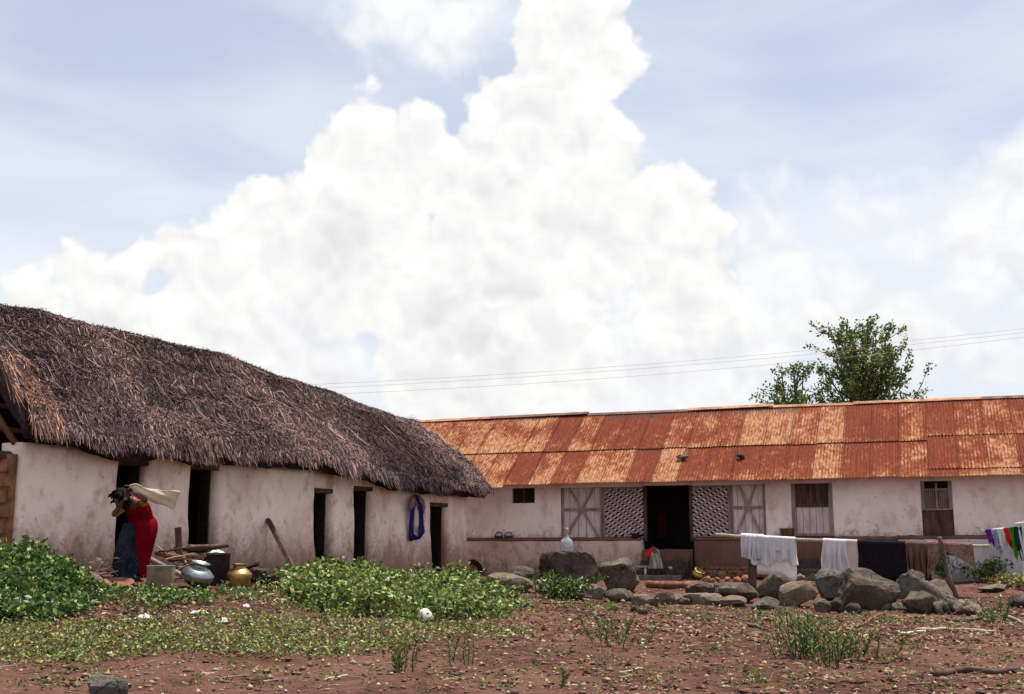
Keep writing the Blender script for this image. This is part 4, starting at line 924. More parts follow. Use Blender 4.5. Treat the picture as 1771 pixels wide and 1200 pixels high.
# second washing line: a cord running out of the picture
c0 = Vector(P(1702, 918, 25.2)); c1 = Vector(P(1900, 890, 22.5))
def cordpt(px): 
    k = ray(px, 905); k = k[0] / k[1]; d = c1 - c0; t = (k * c0.y - c0.x) / (d.x - k * d.y); return c0 + d * t - UP * .04 * math.sin(math.pi * min(1, max(0, t)))
stick('washing_cord', [bp(*(lambda s: (s, .0, 2.1))(bs(1690)[0])), c0] + [cordpt(1702 + 20 * i) for i in range(1, 10)] + [c1], .008, 'wire', 'thin cord carrying the coloured washing at the right edge', 'cord', seg=5)

# ------------------------------------------------------------------ washing
def cloth(name, a, b, front, back, mat, label, cat, group=None, fold=.03, nf=5, seed=0, flare=0.0, shift=0.0, pr=PR, gather=1.0, sides=None, wind=0.0):
    """cloth hung over the line from a to b; front/back: drop as number or function of 0..1"""
    a, b = Vector(a), Vector(b); d = (b - a); L = d.length; d.normalize(); o = d.cross(UP); o = Vector((o.x, o.y, 0)).normalized()
    if o.y > 0: o = -o
    r = random.Random(seed); ph = [r.uniform(0, 6.28) for _ in range(4)]; nu, nv = 44, 26; rows = []
    fr = front if callable(front) else (lambda u: front); bk = back if callable(back) else (lambda u: back)
    def fo(u, l):
        k = min(1, l / .35); return fold * k * (math.sin(u * nf * 6.28 + ph[0] + .8 * math.sin(l * 4 + ph[3])) + .5 * math.sin(u * nf * 2.3 * 6.28 + ph[1]) + .35 * math.sin(u * nf * .6 * 6.28 + ph[2] + l * 3))
    for i in range(-8, nv + 1):
        row = []
        for j in range(nu + 1):
            u = j / nu; x = L * (.5 + (u - .5) * gather); base = a + d * x
            if i < 0:
                l = bk(u) * (-i - 1) / 7; pt = base - o * (pr + .012) - UP * l - o * (fo(u + .37, l) * .5 + .01)
            elif i <= 4:
                an = math.pi * (1 - i / 4); pt = base + o * (math.cos(an) * (pr + .012)) + UP * (math.sin(an) * (pr + .012)) + o * fo(u, .04)
            else:
                f = (i - 4) / (nv - 4); l = fr(u) * f
                w = d * (((u - .5) * flare + shift) * l + .02 * math.sin(l * 7 + u * 9 + ph[2]) * min(1, l * 2)); pt = base + o * (pr + .012 + fo(u, l) + wind * l * l) - UP * l + w
            row.append(pt)
        rows.append(row)
    m = MB(); m.loft(rows, cap=False, closed=False); ob = m.build(name, MAT[mat], None, a, True)
    s = ob.modifiers.new('thickness', 'SOLIDIFY'); s.thickness = .004; s.offset = 0
    return tag(ob, label, cat, group)
WG = 'washing on the bamboo pole'
def drop(py, px): q = polept(px); return (py - px_of(q)[1]) * q.y / F * 1.02
cloth('white_garment', polept(1283), polept(1321), lambda u: drop(966, 1300) * (1 - .18 * abs(u - .5)), .35, 'white', 'bunched white garment with many folds at the left end of the pole', 'garment', WG, .05, 5.2, 1, pr=PR + .02)
cloth('white_dhoti', polept(1303), polept(1376), lambda u: drop(972 + 5 * math.sin(u * 7) + 3 * math.sin(u * 23), 1340), .3, 'white', 'wide white cloth hanging over the pole, left of the gap', 'cloth', WG, .036, 4.6, 2, flare=.16)
cloth('white_undercloth', polept(1306), polept(1375), lambda u: .25, lambda u: drop(992, 1340) + (.12 if u > .68 else 0) * (1 if u < .96 else .4), 'white', 'longer thin white cloth hanging behind the wide white one', 'cloth', WG, .014, 2.0, 3, pr=PR - .003)
cloth('white_towel', polept(1424), polept(1466), lambda u: drop(1003 - 3 * u, 1440), .5, 'white', 'narrow white cloth in vertical folds between the gap and the black blanket', 'cloth', WG, .042, 4.4, 4, flare=.16)
cloth('cream_cloth', polept(1464), polept(1484), drop(985, 1475), .4, 'offwhite', 'cream strip of cloth squeezed between white cloth and black blanket', 'cloth', WG, .012, 1.2, 5)
cloth('black_blanket', polept(1483), polept(1566), lambda u: drop(995, 1520) + .01 * math.sin(u * 20), .9, 'black', 'black wool blanket hanging flat over the pole', 'blanket', WG, .008, 1.5, 6)
cloth('brown_shawl', polept(1567), polept(1607), lambda u: drop(1000 + 4 * math.sin(u * 11), 1585), .7, 'brown', 'brown shawl in deep folds right of the black blanket', 'shawl', WG, .05, 4.0, 7)
cloth('printed_cloth', polept(1604), polept(1636), lambda u: drop(1000 - 45 * u ** .7, 1615), .3, 'printc', 'faded printed cloth knotted over the propping branch', 'cloth', WG, .03, 2.2, 8, pr=PR + .02)
cloth('printed_corner', polept(1632), polept(1682), lambda u: drop(955 + 26 * max(0, u - .1), 1650) , .2, 'printc', 'flapping pointed corner of printed cloth right of the branch', 'cloth', WG, .035, 1.3, 9, shift=.12, wind=.2)
CG = 'coloured washing on the cord'
for i, (x0, x1, yb, mt, lab) in enumerate([
    (1704, 1717, 942, 'purple', 'small violet garment at the left end of the cord'), (1714, 1728, 955, 'cobalt', 'dark blue patterned garment beside the violet one'),
    (1724, 1740, 957, 'white', 'small white garment between the blue and the red ones'), (1736, 1747, 948, 'scarlet', 'small scarlet garment on the cord'),
    (1744, 1754, 962, 'green', 'bright green garment on the cord'), (1750, 1768, 978, 'teal', 'dark green cloth beside the big white sheet')]):
    a, b = cordpt(x0), cordpt(x1); dr = (yb - px_of(a)[1]) * a.y / F
    cloth('small_garment', a, b, lambda u, dr=dr: dr * (.72 + .34 * u + .12 * math.sin(u * 9 + dr * 40)), dr * .6, mt, lab, 'garment', CG, .035, 1.7, 20 + i, pr=.02, shift=.22, flare=-.35)
a, b = cordpt(1756), cordpt(1850); cloth('white_sheet', a + UP * .08, b + UP * .08, lambda u: 1.15 * (1 - .1 * u), .5, 'white', 'big white sheet at the right edge of the picture', 'sheet', CG, .03, 1.6, 31, pr=.012, shift=.15)
# blue cloth on a peg of the mud wall
sb_, zb_ = hs(716, 862, .05); sl_, zl_ = hs(716, 934, .05)
m = MB(); rows = []
def hang(name, pts_l, pts_r, mat, parent=None, label=None, fold=.02, nf=2.0, t0=.07):
    rows = []; n = len(pts_l)
    for i in range(n):
        (x0, y0), (x1, y1) = pts_l[i], pts_r[i]; row = []
        for j in range(13):
            u = j / 12; s, z = hs(x0 + (x1 - x0) * u, y0 + (y1 - y0) * u, t0); tt = t0 + fold * math.sin(u * nf * 6.28 + i * .5) + .05 * math.exp(-((i - 1) / 1.5) ** 2)
            row.append(hp(s, tt, z))
        rows.append(row)
    m = MB(); m.loft(rows, cap=False, closed=False); o = m.build(name, MAT[mat], parent, None if parent is not None else hp(sb_, .07, zb_), True); s = o.modifiers.new('thickness', 'SOLIDIFY'); s.thickness = .012; return o
blue = thing('hanging_cloth', 'ultramarine cloth bundled on a peg of the mud wall beside last doorway', 'cloth', hp(sb_, .07, zb_))
hang('right_fall', [(712, 857), (718, 868), (722, 885), (723, 905), (724, 920), (722, 931)], [(721, 856), (725, 872), (729, 890), (731, 906), (733, 920), (726, 931)], 'blue', blue)
hang('left_fall', [(711, 858), (708, 870), (706, 888), (706, 910), (706, 925), (708, 936)], [(718, 858), (716, 872), (713, 888), (712, 908), (714, 922), (724, 932)], 'blue', blue, fold=.015)
hang('brown_wrap', [(709, 860), (706, 868), (705, 876), (706, 882)], [(716, 858), (715, 866), (714, 874), (712, 880)], 'pinkb', blue, t0=.10)
hang('pink_wrap', [(720, 857), (724, 866), (727, 876), (729, 887)], [(724, 856), (730, 866), (733, 876), (732, 888)], 'pinkb', blue, t0=.09)
hang('white_string', [(713, 876), (713, 890), (713, 905), (715, 917)], [(719, 874), (722, 890), (721, 908), (718, 919)], 'offwhite', blue, t0=.045, fold=.008)
m = MB(); m.tube([hp(sb_, -.05, zb_ + .04), hp(sb_, .12, zb_ + .06)], .015, 6); m.build('peg', MAT['wood_d'], blue)

# ------------------------------------------------------------------ vessels and household things
def lathe_obj(name, base, prof, mat, label, cat, ax=(0, 0, 1), seg=28, group=None):
    m = MB(); m.lathe(base, prof, seg, ax); o = m.build(name, MAT[mat], None, base, True); return tag(o, label, cat, group) if label else o
pot_prof = [(.001, 0), (.10, .005), (.185, .07), (.225, .15), (.215, .20), (.15, .265), (.095, .295), (.088, .32), (.10, .345), (.128, .355), (.13, .365), (.115, .365), (.085, .33), (.07, .30)]
b = gpb(340, 1020, .2); lathe_obj('aluminium_pot', b + Vector((-.03, 0, .03)), [(r * 1.08, h * .95) for r, h in pot_prof], 'alum', 'big dull aluminium water pot tipped to one side', 'pot', (.26, -.1, 1))
brass_prof = [(.001, 0), (.15, .0), (.165, .02), (.17, .12), (.185, .18), (.175, .20), (.12, .255), (.085, .285), (.082, .305), (.11, .325), (.112, .335), (.09, .335), (.075, .30)]
b = gpb(413, 1017, .15); lathe_obj('brass_pot', b + Vector((0, 0, -.01)), [(r * 1.06, h * 1.06) for r, h in brass_prof], 'brass', 'shiny brass water pot with narrow neck and flat shoulder', 'pot')
b = gpb(277, 1024, .15); m = MB()
def tinbox(m, b, w, d, h, rz, th=.008, wob=.006, open_=True):
    c, s = math.cos(rz), math.sin(rz); X = Vector((c, s, 0)); Y = Vector((-s, c, 0))
    for ax, of, hw in ((X, Y * d, w), (X, Y * -d, w), (Y, X * w, d), (Y, X * -w, d)): m.box(Vector(b) + of + UP * h / 2, (ax, ax.cross(UP), UP), (hw, th, h / 2))
    m.box(Vector(b) + UP * .01, (X, Y, UP), (w - .01, d - .01, .008))
    return m
root = thing('square_tin', 'square tarnished tin standing in the weeds at the woman\'s feet', 'tin', b)
tinbox(MB(), b, .165, .15, .32, .12).build('body', MAT['tin'], root); m = MB(); q = Vector(b) + UP * .325
c, s = math.cos(.12), math.sin(.12); X = Vector((c, s, 0)); Y = Vector((-s, c, 0))
for a_, b_ in ((X * .17 + Y * .155, X * -.17 + Y * .155), (X * .17 - Y * .155, X * -.17 - Y * .155), (X * .17 + Y * .155, X * .17 - Y * .155), (X * -.17 + Y * .155, X * -.17 - Y * .155)): m.tube([q + a_, q + b_], .010, 6)
m.build('rim', MAT['alum'], root)
b = gpb(376, 1016, .40); root = thing('dark_box', 'dark sooty metal box behind the two water pots', 'box', b)
m = MB(); m.box(b + UP * .23, ((.98, .2, 0), (-.2, .98, 0), UP), (.17, .15, .23)); o = m.build('body', MAT['dark'], root); bv = o.modifiers.new('bevel', 'BEVEL'); bv.width = .012
m = MB(); m.box(b + UP * .465, ((.98, .2, 0), (-.2, .98, 0), UP), (.177, .157, .014)); m.build('lid', MAT['iron'], root)
def rag(name, c, w, d, h, mat, label, cat, seed=0):
    m = MB(); rows = []
    for i in range(13):
        row = []
        for j in range(13):
            x = (i / 12 - .5) * 2; y = (j / 12 - .5) * 2; rr_ = math.hypot(x, y); n = mnoise.noise(Vector((x * 2 + seed, y * 2, seed))) + .5 * mnoise.noise(Vector((x * 5 + seed, y * 5, seed)))
            row.append(Vector(c) + Vector((x * w * (1 + .2 * n), y * d * (1 + .2 * n), max(.004, h * (1 - rr_ ** 2 * .9) * (.7 + .8 * n)))))
        rows.append(row)
    m.loft(rows, cap=False, closed=False); o = m.build(name, MAT[mat], None, c, True); s = o.modifiers.new('thickness', 'SOLIDIFY'); s.thickness = .006; return tag(o, label, cat)
rag('white_rag', b + Vector((-.03, -.02, .48)), .11, .08, .05, 'white', 'crumpled white rag lying on the dark box', 'rag', 3)
b = gpb(200, 1022, .1); lathe_obj('clay_bowl', b, [(.001, 0), (.14, 0), (.22, .05), (.24, .09), (.245, .10), (.23, .10), (.19, .06), (.10, .035)], 'terracotta', 'shallow brown clay dish on the ground left of the woman', 'dish', (.05, -.25, 1))
b = gp(160, 1020) + Vector((0, .15, 0)); rock(135, 178, 992, 1026, 'pale stone half hidden at the edge of the left shrubs', 'rock_p', 61, name='stone', cat='stone')
b = gpb(447, 1008, .25); lathe_obj('dark_clay_pot', b, [(.001, 0), (.12, .01), (.19, .10), (.19, .17), (.12, .24), (.10, .26), (.13, .29), (.12, .29), (.08, .25)], 'dark', 'soot-blackened round pot against the wall right of the brass pot', 'pot', (-.35, -.2, 1))
rock(432, 474, 985, 1012, 'dark reddish stone in front of the blackened pot', 'rock_d', 62, name='stone', cat='stone')
rock(448, 496, 995, 1013, 'low dark stone at the foot of the leaning beam', 'rock_d', 63, name='stone', cat='stone')
# tyre leaning at the house corner
b = gp(817, 996); m = MB(); ax = Vector((.25, -.93, .28)).normalized(); x_ = Vector((1, 0, 0)); x_ = (x_ - ax * x_.dot(ax)).normalized(); y_ = ax.cross(x_); rings = []
for i in range(28):
    a = 2 * math.pi * i / 28; rd = x_ * math.cos(a) + y_ * math.sin(a); rings.append([Vector(b) + UP * .20 + rd * (.205 + .062 * math.cos(2 * math.pi * k / 10)) + ax * (.07 * math.sin(2 * math.pi * k / 10)) for k in range(10)])
rings.append(rings[0]); m.loft(rings, cap=False); tag(m.build('old_tyre', MAT['dark'], None, b, True), 'old black tyre leaning at the right corner of the thatched house', 'tyre')
# jar on the flat boulder
jb = [o for o in scene.objects if o.get('label', '').startswith('large dark flat')][0]
jz = max((jb.matrix_basis @ v.co).z for v in jb.data.vertices); jx = P(980, 960, jb.location.y)[0]
dg = bpy.context.evaluated_depsgraph_get
def top_at(ob, x, y):
    M = ob.matrix_basis; best = None
    for v in ob.data.vertices:
        w = M @ v.co
        if math.hypot(w.x - x, w.y - y) < .12 and (best is None or w.z > best): best = w.z
    return best or jz
jc = Vector((jx, jb.location.y - .05, top_at(jb, jx, jb.location.y - .05) - .03)); jr = thing('glass_jar', 'clear glass jar with tall stopper standing on the flat-topped boulder', 'jar', jc)
m = MB(); m.lathe(jc, [(.001, .0), (.115, .003), (.128, .03), (.128, .17), (.11, .24), (.06, .285), (.034, .31), (.034, .345), (.028, .345), (.028, .31), (.052, .28), (.10, .235), (.118, .17), (.118, .03), (.10, .016), (.001, .016)], 24); m.build('glass_body', MAT['glass'], jr, smooth=True)
m = MB(); m.lathe(jc + UP * .315, [(.001, 0), (.026, 0), (.026, .06), (.034, .07), (.034, .15), (.026, .165), (.001, .165)], 14); m.build('stopper', MAT['wood_p'], jr, smooth=True)
# brass bowl, little bottle, ball by the steps
b = gp(1207, 1003) + Vector((0, .1, .05)); lathe_obj('brass_bowl', b, [(.001, 0), (.08, .01), (.15, .06), (.165, .10), (.11, .15), (.095, .165), (.13, .20), (.125, .205), (.08, .16)], 'brass', 'tilted brass bowl lying among the rubble by the porch steps', 'bowl', (.35, -.55, 1))
q = bp(bs(1130)[0], .95, .985); lathe_obj('small_bottle', q, [(.001, 0), (.03, 0), (.03, .12), (.014, .15), (.014, .18), (.001, .18)], 'white', 'small white bottle on the lowest porch step', 'bottle', seg=12)
q = bp(bs(1167)[0], .62, 1.10); m = MB(); m.ell(q + UP * .05, (.055, .055, .05)); tag(m.build('round_pot_lid', MAT['wood_p'], None, q, True), 'small pale round thing on the porch step beside the child', 'lid')
o = stick('fallen_log', [gp(1122, 1016) + UP * .06, gp(1160, 1019) + UP * .07, gp(1207, 1016) + UP * .07], [.09, .085, .075], 'wood_r', 'reddish log lying in front of the porch steps', 'log', seg=10)
o = stick('thin_pole', [bp(bs(1108)[0], .80, 1.17), bp(bs(1140)[0], .80, 1.19)], .03, 'wood_p', 'short pale pole lying across the porch step', 'pole')
# things on the ledge
for i, (px, lab) in enumerate(((863, 'dark handled pan at the left on the plinth ledge'), (880, 'dark handled pan at the right on the plinth ledge'))):
    q = bp(bs(px)[0], .02, LZ + .01); rt = thing('handled_pan', lab, 'pan', q, 'two dark pans on the ledge'); m = MB(); m.lathe(q, [(.001, 0), (.09, 0), (.115, .09), (.11, .09), (.085, .01)], 18); m.build('bowl', MAT['iron'], rt, smooth=True)
    m = MB(); m.tube([q + bd3 * (.10 * math.cos(a)) + UP * (.08 + .11 * math.sin(a)) for a in np.linspace(0, math.pi, 9)], .010, 6); m.build('handle', MAT['iron'], rt, smooth=True)
q = bp(bs(1361)[0], .03, LZ); m = MB(); m.lathe(q, [(.001, 0), (.15, 0), (.175, .24), (.185, .25), (.17, .25), (.145, .02)], 22); tag(m.build('tin_bucket', MAT['tin'], None, q, True), 'dull brown bucket on the ledge beside the shuttered window', 'bucket')
q = bp(bs(1100)[0], .04, LZ); m = MB(); m.lathe(q, [(.001, 0), (.08, 0), (.12, .06), (.11, .12), (.06, .15), (.001, .15)], 16); tag(m.build('black_pot', MAT['dark'], None, q, True), 'black cooking pot on the ledge under the left lattice', 'pot')
q = bp(sx[1115] - .02, -2.0, 1.98); m = MB(); rows = [[q + bd3 * (.11 * (j / 10 - .5) * 2) + bn3 * (.02 * math.sin(j * 1.7)) + UP * (.55 - .62 * i / 8) for j in range(11)] for i in range(9)]; m.loft(rows, cap=False, closed=False)
tag(m.build('hanging_red_cloth', MAT['dimred'], None, q, True), 'dim red cloth hanging inside the dark porch doorway', 'cloth')
# stones weighing down the iron roof
for (px, py, lab, w) in ((1181, 792, 'pale flat stone weighing down the iron roof', .17), (1283, 796, 'small dark and white lump lying on the iron roof', .12)):
    s_, z_ = bs(px, py, -.35); q = bp(s_, -.35, roofz(-.35)) + rnorm * .09
    me = rock_mesh('roof_stone', (w, .09, .06), int(px), sub=2); me.materials.append(MAT['rock_p'] if px < 1200 else MAT['rock_d']); o = bpy.data.objects.new('roof_stone', me); link(o, None, q); o.rotation_euler = (-.6, 0, -.35); tag(o, lab, 'stone')
# planter and marigold, rag on the right
b = gp(1636, 1016) + Vector((0, .6, 0)); m = MB(); tinbox(m, b, .26, .10, .18, -.3, .014); tag(m.build('planter_trough', MAT['terracotta'], None, b), 'long clay planter standing behind the dead stump', 'planter')
# firewood
r_ = random.Random(4); fb = gp(330, 1003)
k = 0
FW = [((322, 1001), (392, 985), .05, .55), ((268, 985), (340, 990), .05, .45), ((300, 983), (372, 997), .045, .50), ((262, 1000), (345, 1008), .035, .12), ((318, 990), (384, 1002), .035, .42), ((330, 1006), (384, 998), .03, .22), ((300, 1005), (366, 1010), .03, .16), ((310, 998), (360, 1010), .025, .3), ((290, 1003), (350, 996), .03, .30), ((325, 1010), (352, 990), .02, .30), ((338, 1011), (362, 994), .02, .36)]
FWL = ['thick dark firewood log lying highest at the back of the pile', 'reddish split log at the left of the firewood pile', 'dark log crossing the back of the firewood pile', 'thin stick low at the left of the firewood pile', 'pale branch on the front of the firewood pile', 'thin branch under the dark box end of the pile', 'low stick at the bottom of the firewood pile', 'slanting twig in the middle of the firewood pile', 'brown stick across the middle of the firewood pile', 'short twig poking forward from the firewood pile', 'short pale twig beside the aluminium pot neck']
for i, ((x0, y0), (x1, y1), rd, h) in enumerate(FW):
    bk = .40 + .10 * (i % 3); a = gpb(x0, 1006, bk); b_ = gpb(x1, 1006, bk); a = Vector((a.x, a.y, a.z + h * .85)); b_ = Vector((b_.x, b_.y, b_.z + h * (.62 if i % 2 else .95)))
    stick('firewood', [a, (a + b_) / 2 + Vector((0, 0, r_.uniform(-.02, .02))), b_], rd, ['wood_d', 'wood_r', 'wood_d', 'wood', 'wood_p', 'wood_r', 'wood_d', 'wood_p', 'wood_r', 'wood_p', 'wood_p'][i], FWL[i], 'firewood', 'firewood pile by the second doorway', wob=.008, seed=i)
for i in range(16):
    a = gpb(r_.uniform(270, 360), 1006, r_.uniform(.25, .6)); a = a + Vector((0, 0, r_.uniform(.03, .42))); an = r_.uniform(-.6, .6) + (0 if r_.random() < .7 else 1.4); l = r_.uniform(.35, .8)
    b_ = a + Vector((math.cos(an) * l, r_.uniform(-.15, .15), math.sin(an) * l * .3))
    stick('kindling', [a, b_], r_.uniform(.009, .02), r_.choice(['wood_p', 'wood_r', 'wood_d', 'wood']), 'thin kindling stick stuffed into the firewood pile', 'kindling', 'kindling in the firewood pile', wob=.012, seed=40 + i)
a = gpb(306, 1006, .6) + UP * .28; m = MB(); m.box(a + UP * .25, ((.95, .1, .1), (-.1, 1, 0), (-.1, 0, 1)), (.05, .04, .24)); tag(m.build('upright_billet', MAT['wood_d'], None, a), 'short squared billet standing upright in the firewood pile', 'firewood')
a = Vector(P(257, 966, 17.9)); b_ = gp(322, 1010) + Vector((0, .15, .06)); stick('peeled_branch', [a, b_], .045, 'wood', 'straight grey branch slanting down behind the aluminium pot', 'branch', wob=.006)
# straw and twigs heaped at the wall foot left of the woman
for i in range(30):
    a = gpb(r_.uniform(122, 176), 1003, r_.uniform(-.1, .4)); a = a + UP * r_.uniform(.0, .26); an = r_.uniform(-1.2, 1.2); l = r_.uniform(.2, .5)
    stick('dry_stalk', [a, a + Vector((math.cos(an) * l, r_.uniform(-.15, .15), math.sin(an) * l * .8)) ], r_.uniform(.004, .009), r_.choice(['wood_p', 'wood_r', 'wood_p', 'wood']), 'dry stalk in the loose heap between shrubs and woman', 'stalk', 'dry stalks heaped at the wall foot', wob=.01, seed=80 + i, seg=5)
# fallen sticks on the open ground
for (pts, rd, mt, lab) in [
    ([(1618, 1172), (1660, 1166), (1720, 1168), (1790, 1158)], .035, 'wood_d', 'long dark crooked stick at the bottom right corner'),
    ([(1435, 1185), (1470, 1183), (1505, 1184)], .018, 'wood_d', 'short dark twig near the bottom right of the open ground'),
    ([(1585, 1092), (1650, 1091), (1722, 1095)], .025, 'wood_p', 'straight bleached stick lying right of the tall weeds'),
    ([(1560, 1098), (1600, 1094)], .022, 'scrap', 'short white stick left of the bleached one'),
    ([(1440, 1088), (1490, 1084), (1522, 1064)], .025, 'wood_r', 'bent brown stick in front of the biggest boulder'),
    ([(1650, 1077), (1700, 1072), (1740, 1066)], .03, 'bark', 'dark branch lying right of the pinkish lump'),
    ([(1740, 1068), (1775, 1082)], .03, 'wood', 'grey split wood at the right edge'),
    ([(1290, 1082), (1325, 1092)], .03, 'bark', 'dark bark piece left of the tall weeds'),
    ([(1095, 1076), (1150, 1062)], .016, 'wood_r', 'thin twig below the pale slab'),
    ([(1070, 1165), (1112, 1158)], .012, 'wood_p', 'thin pale straw lying on the open ground'),
    ([(930, 1045), (1040, 1046)], .02, 'wood_r', 'reddish stick along the front of the small bush'),
    ([(560, 1180), (600, 1172)], .014, 'wood_p', 'pale twig on bare earth below the green patch'),
    ([(1520, 1150), (1560, 1142)], .012, 'wood_d', 'small twig between the weeds and the long dark stick')]:
    q = [gp(*p) + UP * rd * .8 for p in pts]; stick('fallen_stick', q, rd, mt, lab, 'stick', 'sticks fallen on the ground', wob=.012, seed=int(pts[0][0]))
# dead gnarled stump
def gnarl(m, a=.05):
    m.v = [tuple(Vector(v) + a * mnoise.noise_vector(Vector(v) * 7) + a * .6 * mnoise.noise_vector(Vector(v) * 19)) for v in m.v]
q = gp(1628, 1060); st = thing('dead_stump', 'grey gnarled dead stump with roots at the right end of the stone row', 'stump', q)
m = MB(); m.tube([q + Vector(p) for p in ((.05, .1, -.05), (0, .05, .18), (-.1, .08, .36), (-.22, .15, .52))], [.17, .15, .12, .06], 14); gnarl(m); m.build('stem', MAT['bark'], st, smooth=True)
for p in (((0, 0, .15), (.25, -.1, .12), (.55, -.1, .06), (.9, -.05, .02)), ((0, 0, .1), (-.15, -.2, .12), (-.12, -.35, -.02)), ((0, .05, .2), (.2, .1, .22), (.5, .25, .1)), ((0, .05, .3), (-.02, -.05, .15), (.05, -.2, -.02))):
    m = MB(); m.tube([q + Vector(x) for x in p], [.085, .07, .05, .03][:len(p)], 9); gnarl(m); m.build('root', MAT['bark'], st, smooth=True)
for (px, py, w, lab) in ((345, 1064, .11, 'crumpled whitish paper on the ground below the brass pot'), (248, 1072, .10, 'pale scrap on the ground below the square tin'), (385, 1078, .06, 'small white scrap right of the crumpled paper'), (95, 1064, .07, 'small white scrap under the left shrubs'), (425, 1052, .05, 'tiny white scrap right of the brass pot')):
    rag('paper_scrap', gp(px, py) + UP * .005, w, w * .8, .06, 'scrap', lab, 'scrap', px)
rag('red_rag', gp(1762, 1000) + Vector((0, -.2, .25)), .16, .12, .09, 'scarlet', 'red rag on the twig heap at the right edge', 'rag', 5)
q = gp(20, 1058); m = MB(); m.ell(q + UP * .10, (.07, .06, .12)); tag(m.build('tan_gourd', MAT['wood_p'], None, q, True), 'tan oval gourd hanging low in the left shrubs', 'gourd')
# ------------------------------------------------------------------ vegetation
def leaves(C, D, size, col, rng, fold=.25, wf=.30):
    """C centres, D direction of each leaf, diamond-shaped leaf of two folded triangles pairs -> V,Q,col"""
    n = len(C); D = D / (np.linalg.norm(D, axis=1, keepdims=True) + 1e-9); R = rng.normal(0, 1, (n, 3)); S = np.cross(D, R); S /= np.linalg.norm(S, axis=1, keepdims=True) + 1e-9
    Nn = np.cross(S, D); L = size[:, None]; w = L * wf
    base = C; tip = C + D * L; mid = C + D * L * .5 - Nn * L * .06; l = mid + S * w + Nn * w * fold; r = mid - S * w + Nn * w * fold
    V = np.stack([base, l, tip, r, mid], 1).reshape(-1, 3); b = np.arange(n)[:, None] * 5
    T = np.vstack([b + np.array([0, 4, 1]), b + np.array([1, 4, 2]), b + np.array([0, 3, 4]), b + np.array([3, 2, 4])])
    return V, T, np.repeat(col, 5, 0)
def stems(A, B, w, col, rng):
    n = len(A); d = B - A; S = np.cross(d, rng.normal(0, 1, (n, 3))); S /= np.linalg.norm(S, axis=1, keepdims=True) + 1e-9; S *= w[:, None]; S2 = np.cross(d / (np.linalg.norm(d, axis=1, keepdims=True) + 1e-9), S)
    V = np.stack([A + S, A - S * .5 + S2 * .87, A - S * .5 - S2 * .87, B], 1).reshape(-1, 3); b = np.arange(n)[:, None] * 4
    return V, np.vstack([b + np.array([0, 1, 3]), b + np.array([1, 2, 3]), b + np.array([2, 0, 3])]), np.repeat(col, 4, 0)
def merge(*parts):
    V, T, C = [], [], []; o = 0
    for v, t, c in parts: V.append(v); T.append(t + o); C.append(c); o += len(v)
    return np.vstack(V), np.vstack(T), np.vstack(C)
GREENS = np.array([[.055, .105, .022], [.085, .155, .030], [.15, .235, .040], [.27, .325, .060], [.026, .055, .015], [.29, .25, .09]])
def pick(n, rng, w, jit=.22): return GREENS[rng.choice(len(GREENS), n, p=np.array(w) / sum(w))] * rng.uniform(1 - jit, 1 + jit, (n, 1))
def inpoly(poly, n, rng):
    poly = np.array(poly, float); out = []
    lo, hi = poly.min(0), poly.max(0)
    while len(out) < n:
        p = rng.uniform(lo, hi, (n * 2, 2)); x, y = p[:, 0], p[:, 1]; ins = np.zeros(len(p), bool); j = len(poly) - 1
        for i in range(len(poly)):
            xi, yi = poly[i]; xj, yj = poly[j]; c = ((yi > y) != (yj > y)) & (x < (xj - xi) * (y - yi) / (yj - yi + 1e-9) + xi); ins ^= c; j = i
        out += p[ins].tolist()
    return np.array(out[:n])
def creeper(name, poly, nplant, height, label, weights, seed, size=(.05, .10), per=16, spread=.16, hfn=None, kind='stuff', cat='creeper', clumps=0, cr=.3):
    rng = np.random.default_rng(seed); px = inpoly(poly, nplant, rng); B = gpa(px[:, 0], px[:, 1])
    h = height * rng.uniform(.45, 1.1, nplant) * np.clip(1 + .5 * snoise(B[:, 0], B[:, 1], seed, 2.6, 2), .25, 1.9)
    if hfn is not None: h = h * hfn(px[:, 0], px[:, 1])
    if clumps:
        cc = gpa(*inpoly(poly, clumps, rng).T); rad = cr * rng.uniform(.55, 1.35, clumps); dd = np.linalg.norm(B[:, None, :2] - cc[None, :, :2], axis=2) / rad[None]
        hh = np.sqrt(np.clip(1 - dd ** 2, 0, 1)) * rng.uniform(.6, 1.25, clumps)[None]; h = height * np.maximum(hh.max(1), .12) * rng.uniform(.8, 1.1, nplant)
        if hfn is not None: h = h * hfn(px[:, 0], px[:, 1])
    T = B + np.stack([rng.normal(0, spread * .6, nplant), rng.normal(0, spread * .6, nplant), h], 1)
    S = stems(B - [0, 0, .02], T, np.full(nplant, .006), np.tile([[.06, .07, .025]], (nplant, 1)), rng)
    i = np.repeat(np.arange(nplant), per); n = len(i); f = rng.beta(3.2 if clumps else 2.2, 1.1, n)[:, None]
    C = B[i] * (1 - f) + T[i] * f + rng.normal(0, 1, (n, 3)) * np.array([spread, spread, .03]) * (.35 + .65 * f)
    C[:, 2] = np.maximum(C[:, 2], G(C[:, 0], C[:, 1]) + .015)
    D = rng.normal(0, 1, (n, 3)) * np.array([1, 1, .5]) + np.array([0, 0, .35])
    col = pick(n, rng, weights); 
    V, Tt, Cc = merge(S, leaves(C, D, rng.uniform(size[0], size[1], n), col, rng))
    o = bulk(name, V, Tt, Cc, MAT['leaf'], None, kind); return tag(o, label, cat)
